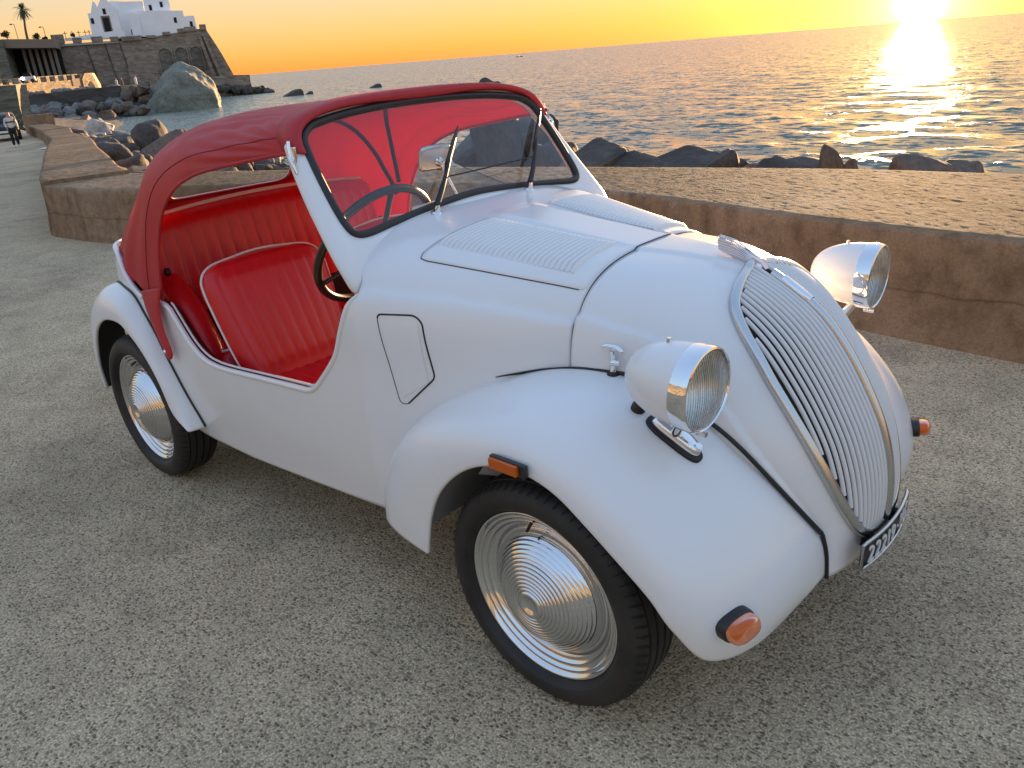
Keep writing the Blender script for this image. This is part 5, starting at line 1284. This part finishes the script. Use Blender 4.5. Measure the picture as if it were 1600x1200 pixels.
# white church
ch = empty('church', hd(-1, 240, 12.5)); tag(ch, 'whitewashed church with gabled front standing on the fort terrace', 'church')
def cp_(o): o.parent = ch; o.matrix_parent_inverse = Matrix.Translation(-Vector(ch.location)); return o
cp_(hprism('front', [(-13.7, 12.3), (-6.6, 12.3), (-6.9, 19.2), (-7.6, 19.5), (-8.2, 20.6), (-8.9, 21.6), (-10.0, 21.0), (-10.7, 19.9), (-11.0, 19.5), (-11.5, 21.1), (-12.0, 20.2), (-12.7, 18.3), (-13.5, 18.2), (-13.5, 17.3)], 238, 240, lime))
cp_(hprism('nave', [(-8.9, 12.3), (-0.5, 12.3), (-0.5, 20.5), (-4.4, 20.6), (-8.1, 20.9)], 240.05, 256, lime))
cp_(hprism('side_chapel', [(-4.9, 12.3), (8.5, 12.3), (8.5, 17.8), (-2.8, 18.3), (-3.7, 18.0)], 238.6, 254, lime))
cp_(hprism('end_block', [(8.45, 12.3), (11.1, 12.3), (11.0, 16.5), (8.45, 16.6)], 238.9, 252, lime))
cp_(hprism('tower', [(-0.4, 17), (5.7, 17), (5.9, 24), (0.0, 24.3)], 241, 248, lime))
cp_(hprism('terrace_wall', [(-19.5, 12.2), (-6.0, 12.2), (-6.2, 13.75), (-9, 13.7), (-15.2, 13.15), (-19.5, 12.8)], 233, 234, lime))
cp_(hprism('door', rect(-10.5, -9.0, 13.9, 17.3), 237.93, 238.1, dark_open))
cp_(hprism('door_frame', [(-10.75, 13.9), (-10.45, 13.9), (-10.45, 17.1), (-9.05, 17.1), (-9.05, 13.9), (-8.75, 13.9), (-8.75, 17.5), (-10.75, 17.5)], 237.85, 238.1, frame_m))
for s, z, d in ((-9.65, 18.5, 237.95), (-12.8, 16.5, 237.95), (1.1, 19.0, 240.95), (3.8, 19.6, 240.95), (6.3, 15.7, 238.55), (9.95, 14.6, 238.85), (-4.3, 13.5, 238.55)):
    wdw = cp_(hprism('window', rect(s-0.34, s+0.34, z-0.62, z+0.62), d-0.05, d+0.1, dark_open))
cp_(hprism('apse', [(-4.4, 12.5), (-2.2, 12.5), (-2.2, 17.5), (-3.3, 18.0), (-4.4, 17.4)], 237.6, 238.7, lime))
# tall crosses on the terrace wall, lamp posts
iron = mat('dark_iron', (0.03, 0.03, 0.03), 0.7)
for i, s in enumerate((-19.2, -17.6, -16.2, -14.8, -13.9)):
    c_ = empty('iron_cross', hd(s, 233.2, 12.9)); tag(c_, 'thin dark iron cross in the row on the church terrace', 'cross', 'terrace crosses')
    for nm, a, b in (('upright', (s, 12.7), (s, 14.3)), ('crossbar', (s-0.45, 13.85), (s+0.45, 13.85))):
        o = tube(nm, [hd(a[0], 233.2, a[1]), hd(b[0], 233.2, b[1])], 0.07, iron, None, 5); o.parent = c_; o.matrix_parent_inverse = Matrix.Translation(-Vector(c_.location))
for i, (s, z0, z1) in enumerate(((-28.4, 12.4, 15.9), (-22.7, 12.4, 15.0))):
    c_ = empty('lamp_post', hd(s, 226, z0)); tag(c_, ('taller' if i == 0 else 'shorter') + ' thin lamp post on the gallery roof beside the palm', 'lamp post', 'terrace lamp posts')
    for nm, P_, r_ in (('post', [(s, z0), (s, z1)], 0.06), ('arm', [(s, z1), (s-0.5, z1+0.15)], 0.05), ('lamp_head', [(s-0.4, z1+0.1), (s-0.9, z1+0.05)], 0.12)):
        o = tube(nm, [hd(a, 226, b) for a, b in P_], r_, iron, None, 6); o.parent = c_; o.matrix_parent_inverse = Matrix.Translation(-Vector(c_.location))

# palm
palm = empty('palm_tree', hd(-26.4, 225, 12.5)); tag(palm, 'tall slender palm with a shaggy crown left of the church', 'palm tree')
def pp_(o): o.parent = palm; o.matrix_parent_inverse = Matrix.Translation(-Vector(palm.location)); return o
tr = mat('palm_trunk', (0.16, 0.10, 0.07), 0.9); pf = mat('palm_frond', (0.075, 0.075, 0.035), 0.7)
tp_ = spl([hd(-26.45, 225, 11.8), hd(-26.3, 225, 14.5), hd(-25.95, 225, 17.0), hd(-25.85, 225, 18.7)], 20)
pp_(tube('trunk', tp_, np.linspace(0.30, 0.17, 20), tr, None, 8))
hub = np.array(hd(-25.85, 225, 18.8))
for i in range(46):
    az = random.uniform(0, 6.28); el = random.uniform(-0.9, 1.35); L_ = random.uniform(1.7, 2.5)*(0.75 if el < -0.3 else 1)
    d = np.array([math.cos(az)*math.cos(el), math.sin(az)*math.cos(el), math.sin(el)]); V = []; F = []
    side = np.cross(d, [0, 0, 1.0]); side /= np.linalg.norm(side)+1e-6
    cpts = [hub+d*L_*t+np.array([0, 0, -0.95*t*t*(0.4+abs(math.cos(el)))]) for t in np.linspace(0, 1, 9)]
    for j in range(8):
        p, q = cpts[j], cpts[j+1]; wl = 0.42*math.sin(math.pi*(j+0.8)/8.6)
        for sg in (-1, 1):
            b_ = len(V); tipv = (p+q)/2+side*sg*wl+(q-p)*0.9+np.array([0, 0, -0.25*wl])
            V += [p, q, tipv]; F.append((b_, b_+1, b_+2))
    pp_(mk('frond', V, F, pf, None, smooth=False))
# clipped trees and shrubs on the terrace edge
leaf_m = mat('dark_foliage', (0.045, 0.055, 0.025), 0.8); v = objco(leaf_m)
LK(leaf_m, ramp(leaf_m, noise(leaf_m, v, 3, 3), [(0.3, (0.025, 0.032, 0.014)), (0.7, (0.075, 0.085, 0.035))]), BS(leaf_m).inputs['Base Color'])
def bush(name, c, r, n, m_, parent=None, leaf=0.25, squash=0.75):
    V = []; F = []
    for i in range(n):
        p = rng.normal(size=3); p /= np.linalg.norm(p); p *= rng.random()**0.4*(0.8+0.35*math.sin(p[0]*5+p[1]*3)); p = np.array(c)+p*np.array([r, r, r*squash])
        a = rng.normal(size=3); a /= np.linalg.norm(a); b = np.cross(a, rng.normal(size=3)); b /= np.linalg.norm(b); l_ = leaf*(0.6+0.8*rng.random()); k = len(V)
        V += [p-a*l_, p+b*l_*0.5, p+a*l_, p-b*l_*0.5]; F.append((k, k+1, k+2, k+3))
    return mk(name, V, F, m_, parent, smooth=False)
for i, (s, z, r, st, lb) in enumerate(((-30.7, 14.0, 0.95, 12.3, 'round clipped tree at the left end of the gallery roof'), (-24.6, 13.2, 0.85, 12.2, 'dark round bush right of the palm trunk'), (-22.9, 12.6, 0.6, 12.1, 'low spreading bush on the gallery roof edge'), (-17.9+0.9, 13.0, 0.45, 12.4, 'small dark shrub behind the first terrace cross'))):
    t_ = empty('terrace_tree', hd(s, 226, st)); tag(t_, lb, 'tree')
    a_ = tube('trunk', [hd(s+0.35, 226, st-0.3), hd(s+0.1, 226, z)], 0.09, tr, None, 6); b_ = bush('crown', hd(s, 226, z), r, 420, leaf_m, None, 0.2)
    for o in (a_, b_): o.parent = t_; o.matrix_parent_inverse = Matrix.Translation(-Vector(t_.location))

# viaduct road with lit parapet
via = empty('viaduct', hd(-19, 165, 1)); tag(via, 'tan stone road viaduct with pillared parapet glowing in the low sun', 'viaduct')
def vp_(o): o.parent = via; o.matrix_parent_inverse = Matrix.Translation(-Vector(via.location)); return o
SK = 1.45
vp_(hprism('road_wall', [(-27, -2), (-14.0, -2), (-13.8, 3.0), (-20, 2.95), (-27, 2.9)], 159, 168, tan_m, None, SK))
vp_(hprism('end_pier', [(-13.9, -2), (-11.4, -2), (-11.55, 2.0), (-12.1, 4.0), (-13.2, 4.0), (-13.75, 3.0)], 158.6, 166, tan_m, None, SK))
vp_(hprism('stair_opening', [(-12.9, -2), (-11.95, -2), (-12.1, 1.9), (-12.5, 2.6), (-12.9, 2.0)], 158.5, 158.7, dark_open, None, SK))
for i in range(11):
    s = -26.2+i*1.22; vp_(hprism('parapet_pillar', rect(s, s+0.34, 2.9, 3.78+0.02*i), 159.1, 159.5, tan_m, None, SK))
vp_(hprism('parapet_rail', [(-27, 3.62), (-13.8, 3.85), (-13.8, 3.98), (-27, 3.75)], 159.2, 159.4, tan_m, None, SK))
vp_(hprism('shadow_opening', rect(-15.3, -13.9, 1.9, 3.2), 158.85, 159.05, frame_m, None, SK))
bank = bush('hillside_scrub', hd(-27.5, 168, 3.2), 3.2, 900, mat('dry_scrub', (0.16, 0.13, 0.05), 0.9), None, 0.3, 0.8); tag(bank, 'dry yellow green scrub at the left end of the viaduct', 'shrub')
qw = hprism('quay_wall', [(-22.5, -3.2), (-6.6, -3.2), (-6.45, 1.4), (-14, 1.25), (-22.5, 0.95)], 150, 158, quay_m); tag(qw, 'long dark stone quay wall below the viaduct', 'wall')
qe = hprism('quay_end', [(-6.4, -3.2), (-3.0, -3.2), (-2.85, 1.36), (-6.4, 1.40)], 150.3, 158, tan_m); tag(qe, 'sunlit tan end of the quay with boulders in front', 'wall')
for k in range(22):
    s = random.uniform(-22, -7); x, y, z = hd(s, 159.5, 1.2); sc = random.uniform(0.9, 1.8); rock('grey', x, y, z, sc*1.4, sc, sc*0.7, None, None, 'stone lying along the top of the dark quay wall', 'stones on the quay wall')
lw = hprism('terrace_retaining_wall', [(-26, -3), (-17.1, -3), (-17.2, -0.4), (-16.9, 2.45), (-26, 2.6)], 121, 130, left_m); tag(lw, 'green grey coursed retaining wall at the left picture edge', 'wall')
for i, (s, z, c_) in enumerate(((-4.0, 1.4, (0.75, 0.7, 0.68)), (-6.9, 1.5, (0.7, 0.6, 0.5)), (-6.1, 1.45, (0.12, 0.1, 0.1)))):
    pe = empty('far_person', hd(s, 151.5, z)); tag(pe, ('person in pale top standing at the tip of the quay', 'person in pale clothes sitting on the quay wall corner', 'person in dark clothes beside the pale one on the quay corner')[i], 'person')
    cl = mat('cloth', c_, 0.9); b0 = np.array(hd(s, 151.5, z)); H = 1.0 if i else 1.35
    bd = tube('body', [b0, b0+[0, 0, H*0.35], b0+[0, 0, H*0.62], b0+[0, 0, H*0.80]], np.array([0.16, 0.20, 0.17, 0.20, 0.22, 0.20, 0.10]), cl, None, 8, samples=7)
    hd_ = lathe('head', [(0, 0.13), (0.08, 0.10), (0.11, 0), (0.08, -0.1), (0.05, -0.14)], b0+[0, 0, H*0.80+0.14], (0, 0, 1), mat('far_skin', (0.35, 0.2, 0.14), 0.7), None, 10)
    for o in (bd, hd_): o.parent = pe; o.matrix_parent_inverse = Matrix.Translation(-Vector(pe.location))

# ================================================================== people and vehicles
def skin_body(name, verts, edges, radii, m, parent=None, root=0, sub=2):
    me = bpy.data.meshes.new(name); me.from_pydata(verts, edges, []); me.update(); me.materials.append(m)
    o = bpy.data.objects.new(name, me); col.objects.link(o)
    o.modifiers.new('skin', 'SKIN'); 
    if not me.skin_vertices: me.attributes.new
    sv = me.skin_vertices[0].data
    for i, r in enumerate(radii): sv[i].radius = (r, r) if not isinstance(r, tuple) else r; sv[i].use_root = (i == root)
    s = o.modifiers.new('sub', 'SUBSURF'); s.levels = sub; s.render_levels = sub
    dg = bpy.context.evaluated_depsgraph_get(); dg.update()
    m2 = bpy.data.meshes.new_from_object(o.evaluated_get(dg)); o.modifiers.clear(); o.data = m2; m2.name = name
    m2.polygons.foreach_set('use_smooth', [True]*len(m2.polygons))
    if parent is not None: o.parent = parent
    return o
skin_m = mat('skin', (0.48, 0.27, 0.19), 0.55); jacket = mat('pale_jacket', (0.62, 0.58, 0.54), 0.85); blk = mat('black_trousers', (0.012, 0.011, 0.012), 0.9); shoe = mat('white_shoes', (0.6, 0.58, 0.55), 0.6); hair_m = mat('auburn_hair', (0.22, 0.07, 0.03), 0.6)
pers = empty('person', (-44.9, 12.08, -1.0)); tag(pers, 'person in pale jacket with dark chest strap and black trousers walking by the parked car', 'person')
pers.rotation_euler = (0, 0, rad(-15))
J = [(0, 0, 0.92), (0, 0, 1.08), (0.0, 0, 1.28), (0, 0, 1.40), (0.01, 0, 1.47), (0.02, 0, 1.57), (0.015, 0, 1.64),
     (0, -0.17, 1.36), (-0.02, -0.23, 1.12), (0.10, -0.20, 0.92), (0.15, -0.19, 0.85), (0, 0.17, 1.36), (0.02, 0.24, 1.11), (-0.02, 0.25, 0.88), (0.0, 0.25, 0.80),
     (0, -0.09, 0.86), (0.06, -0.10, 0.48), (0.02, -0.10, 0.09), (0.14, -0.10, 0.04), (0, 0.09, 0.86), (0.03, 0.10, 0.48), (-0.08, 0.10, 0.10), (0.05, 0.10, 0.04)]
E_ = [(0, 1), (1, 2), (2, 3), (3, 4), (4, 5), (5, 6), (3, 7), (7, 8), (8, 9), (9, 10), (3, 11), (11, 12), (12, 13), (13, 14), (0, 15), (15, 16), (16, 17), (17, 18), (0, 19), (19, 20), (20, 21), (21, 22)]
R_ = [0.14, 0.13, 0.15, 0.11, 0.052, 0.092, 0.08, 0.065, 0.05, 0.04, 0.035, 0.065, 0.05, 0.04, 0.035, 0.09, 0.062, 0.042, 0.035, 0.09, 0.062, 0.042, 0.035]
skin_body('body', J, E_, R_, skin_m, pers)
skin_body('jacket', [(0, 0, 0.86), (0, 0, 1.08), (0, 0, 1.28), (0, 0, 1.41), (0, -0.17, 1.36), (-0.02, -0.23, 1.12), (0.09, -0.20, 0.94), (0, 0.17, 1.36), (0.02, 0.24, 1.11), (-0.02, 0.25, 0.90)], [(0, 1), (1, 2), (2, 3), (3, 4), (4, 5), (5, 6), (3, 7), (7, 8), (8, 9)], [0.175, 0.165, 0.18, 0.12, 0.085, 0.068, 0.06, 0.085, 0.068, 0.06], jacket, pers)
skin_body('trousers', [(0, 0, 0.93), (0, -0.09, 0.86), (0.06, -0.10, 0.48), (0.02, -0.10, 0.11), (0, 0.09, 0.86), (0.03, 0.10, 0.48), (-0.08, 0.10, 0.12)], [(0, 1), (1, 2), (2, 3), (0, 4), (4, 5), (5, 6)], [0.155, 0.108, 0.082, 0.066, 0.108, 0.082, 0.066], blk, pers)
for y, x in ((-0.10, 0.06), (0.10, -0.03)): skin_body('shoe', [(x-0.08, y, 0.05), (x+0.04, y, 0.045), (x+0.14, y, 0.035)], [(0, 1), (1, 2)], [0.05, 0.048, 0.038], shoe, pers)
skin_body('hair', [(-0.03, 0, 1.66), (-0.06, 0, 1.58), (-0.07, 0, 1.48)], [(0, 1), (1, 2)], [0.092, 0.088, 0.06], hair_m, pers)
tube('chest_strap', [(0.16, -0.02, 1.20), (0.05, -0.19, 1.19), (-0.14, -0.06, 1.19), (-0.12, 0.12, 1.2), (0.08, 0.18, 1.2), (0.16, 0.04, 1.2)], 0.03, blk, pers, 6, closed=True, samples=30)

# parked dark hatchback at the left picture edge
pc_ = empty('parked_car', (-53.9, 14.3, -1.0)); tag(pc_, 'dark parked car cut off by the left picture edge behind the walking person', 'car'); pc_.rotation_euler = (0, 0, rad(-17))
dkp = mat('dark_green_car_paint', (0.018, 0.024, 0.022), 0.45, 0, 0.3, 0.1, 0.2); dkg = mat('dark_car_glass', (0.01, 0.012, 0.012), 0.3, 0, 0.2)
side = [(2.0, 0.35), (2.08, 0.62), (1.95, 0.80), (1.1, 0.95), (0.45, 1.40), (-1.2, 1.46), (-1.95, 1.05), (-2.05, 0.6), (-2.0, 0.33)]
sp_ = spl(side, 60); rows = []
for f_, y in ((0.90, -0.84), (0.97, -0.80), (1.0, -0.66), (1.0, 0.66), (0.97, 0.80), (0.90, 0.84)): rows.append([(x, y*(1.0-0.22*max(0, z-0.95)), 0.33+(z-0.33)*f_) for x, z in sp_])
b_ = sheet('body', np.array(rows), dkp, pc_); bm = bmesh.new(); bm.from_mesh(b_.data); bm.verts.ensure_lookup_table()
for r in (0, 5): bm.faces.new([bm.verts[r*60+j] for j in range(60)])
bmesh.ops.recalc_face_normals(bm, faces=bm.faces); bm.to_mesh(b_.data); bm.free()
for sg in (-1, 1):
    mk('side_window', [(0.95, sg*0.815, 1.0), (-1.55, sg*0.815, 1.02), (-1.1, sg*0.765, 1.36), (0.40, sg*0.765, 1.33)], [(0, 1, 2, 3)], dkg, pc_, False)
    for x in (1.25, -1.3):
        w_ = empty('wheel', (0, 0, 0)); w_.parent = pc_
        lathe('tyre', [(0.17, 0.0), (0.30, 0.0), (0.32, -0.03), (0.32, -0.16), (0.3, -0.19)], (x, sg*0.86, 0.32), (0, sg, 0), tyre_m, w_, 24); lathe('rim', [(0.0, -0.02), (0.1, -0.01), (0.18, -0.005), (0.19, -0.03)], (x, sg*0.86, 0.32), (0, sg, 0), alu, w_, 24)
    box('headlight', (1.97, sg*0.58, 0.68), (0.10, 0.28, 0.14), mat('clear_light', (0.6, 0.62, 0.62), 0.1), pc_, 0.03)
    box('door_mirror', (0.75, sg*0.93, 0.98), (0.10, 0.16, 0.11), dkp, pc_, 0.03)
mk('front_windscreen', [(1.12, -0.70, 0.965), (1.12, 0.70, 0.965), (0.52, 0.62, 1.375), (0.52, -0.62, 1.375)], [(0, 1, 2, 3)], dkg, pc_, False)
box('licence_plate', (2.085, 0, 0.50), (0.02, 0.5, 0.11), plate_white, pc_, 0.004)
box('bumper', (2.03, 0, 0.42), (0.10, 1.5, 0.13), rubber, pc_, 0.03)
# concrete block end beside it, litter on the road edge
blk_o = box('concrete_block', (-58.6, 17.9, -0.45), (0.9, 1.6, 1.1), wm, None, 0.03); tag(blk_o, 'upright concrete block closing the far end of the seawall', 'block')
lit = mk('litter_sheet', [(-38.9, 10.95, float(zg(-38.9))+0.01), (-38.4, 11.0, float(zg(-38.4))+0.05), (-38.2, 11.35, float(zg(-38.2))+0.02), (-38.8, 11.4, float(zg(-38.8))+0.06), (-38.5, 11.2, float(zg(-38.5))+0.10)], [(0, 1, 4), (1, 2, 4), (2, 3, 4), (3, 0, 4)], plate_white); tag(lit, 'crumpled white paper lying on the road beside the seawall', 'litter')
# small car with lit headlamp on the viaduct road
vc = empty('viaduct_car', hd(-21.3, 166.5, 3.0)); tag(vc, 'small car with a glaring headlamp driving on the viaduct', 'car')
fw_ = RV; 
def vcb(nm, s0, s1, z0, z1, d0, d1, m_): o = hprism(nm, [(s0, z0), (s1, z0), (s1-0.15, z1), (s0+0.3, z1)], d0, d1, m_); o.parent = vc; o.matrix_parent_inverse = Matrix.Translation(-Vector(vc.location)); return o
vcb('body', -22.4, -20.0, 3.3, 4.0, 166, 167.6, mat('white_car', (0.6, 0.6, 0.6), 0.3)); vcb('cabin', -22.0, -20.5, 4.0, 4.55, 166.1, 167.5, dkg)
em = mat('headlamp_glow', (1, 1, 1), 0.5); BS(em).inputs['Emission Color'].default_value = (1, 0.97, 0.9, 1); BS(em).inputs['Emission Strength'].default_value = 12
o = lathe('headlamp', [(0, 0.03), (0.16, 0.02), (0.17, 0)], hd(-21.9, 165.95, 3.7), (-DV[0], -DV[1], 0), em, None, 16); o.parent = vc; o.matrix_parent_inverse = Matrix.Translation(-Vector(vc.location))
for s in (-22.0, -20.5): o = lathe('wheel', [(0, 0.02), (0.3, 0.02), (0.31, 0)], hd(s, 165.97, 3.3), (-DV[0], -DV[1], 0), tyre_m, None, 16); o.parent = vc; o.matrix_parent_inverse = Matrix.Translation(-Vector(vc.location))
# distant boat
bt = empty('boat', (-690, 776, SEA)); tag(bt, 'tiny fishing boat far out near the horizon', 'boat')
hp_ = [[(x, y*(1-abs(x/6)**3), z) for y, z in ((-1.6, 1.3), (-1.2, 0.2), (0, -0.3), (1.2, 0.2), (1.6, 1.3))] for x in np.linspace(-6, 6, 13)]
sheet('hull', np.array(hp_), rk_grey, bt); box('cabin', (-2, 0, 1.7), (2.4, 1.8, 1.6), plate_white, bt, 0.1); tube('mast', [(0.5, 0, 1), (0.5, 0, 4.5)], 0.08, iron, bt, 5)
bt.rotation_euler = (0, 0, rad(40)); bt.scale = (0.7, 0.7, 0.6)
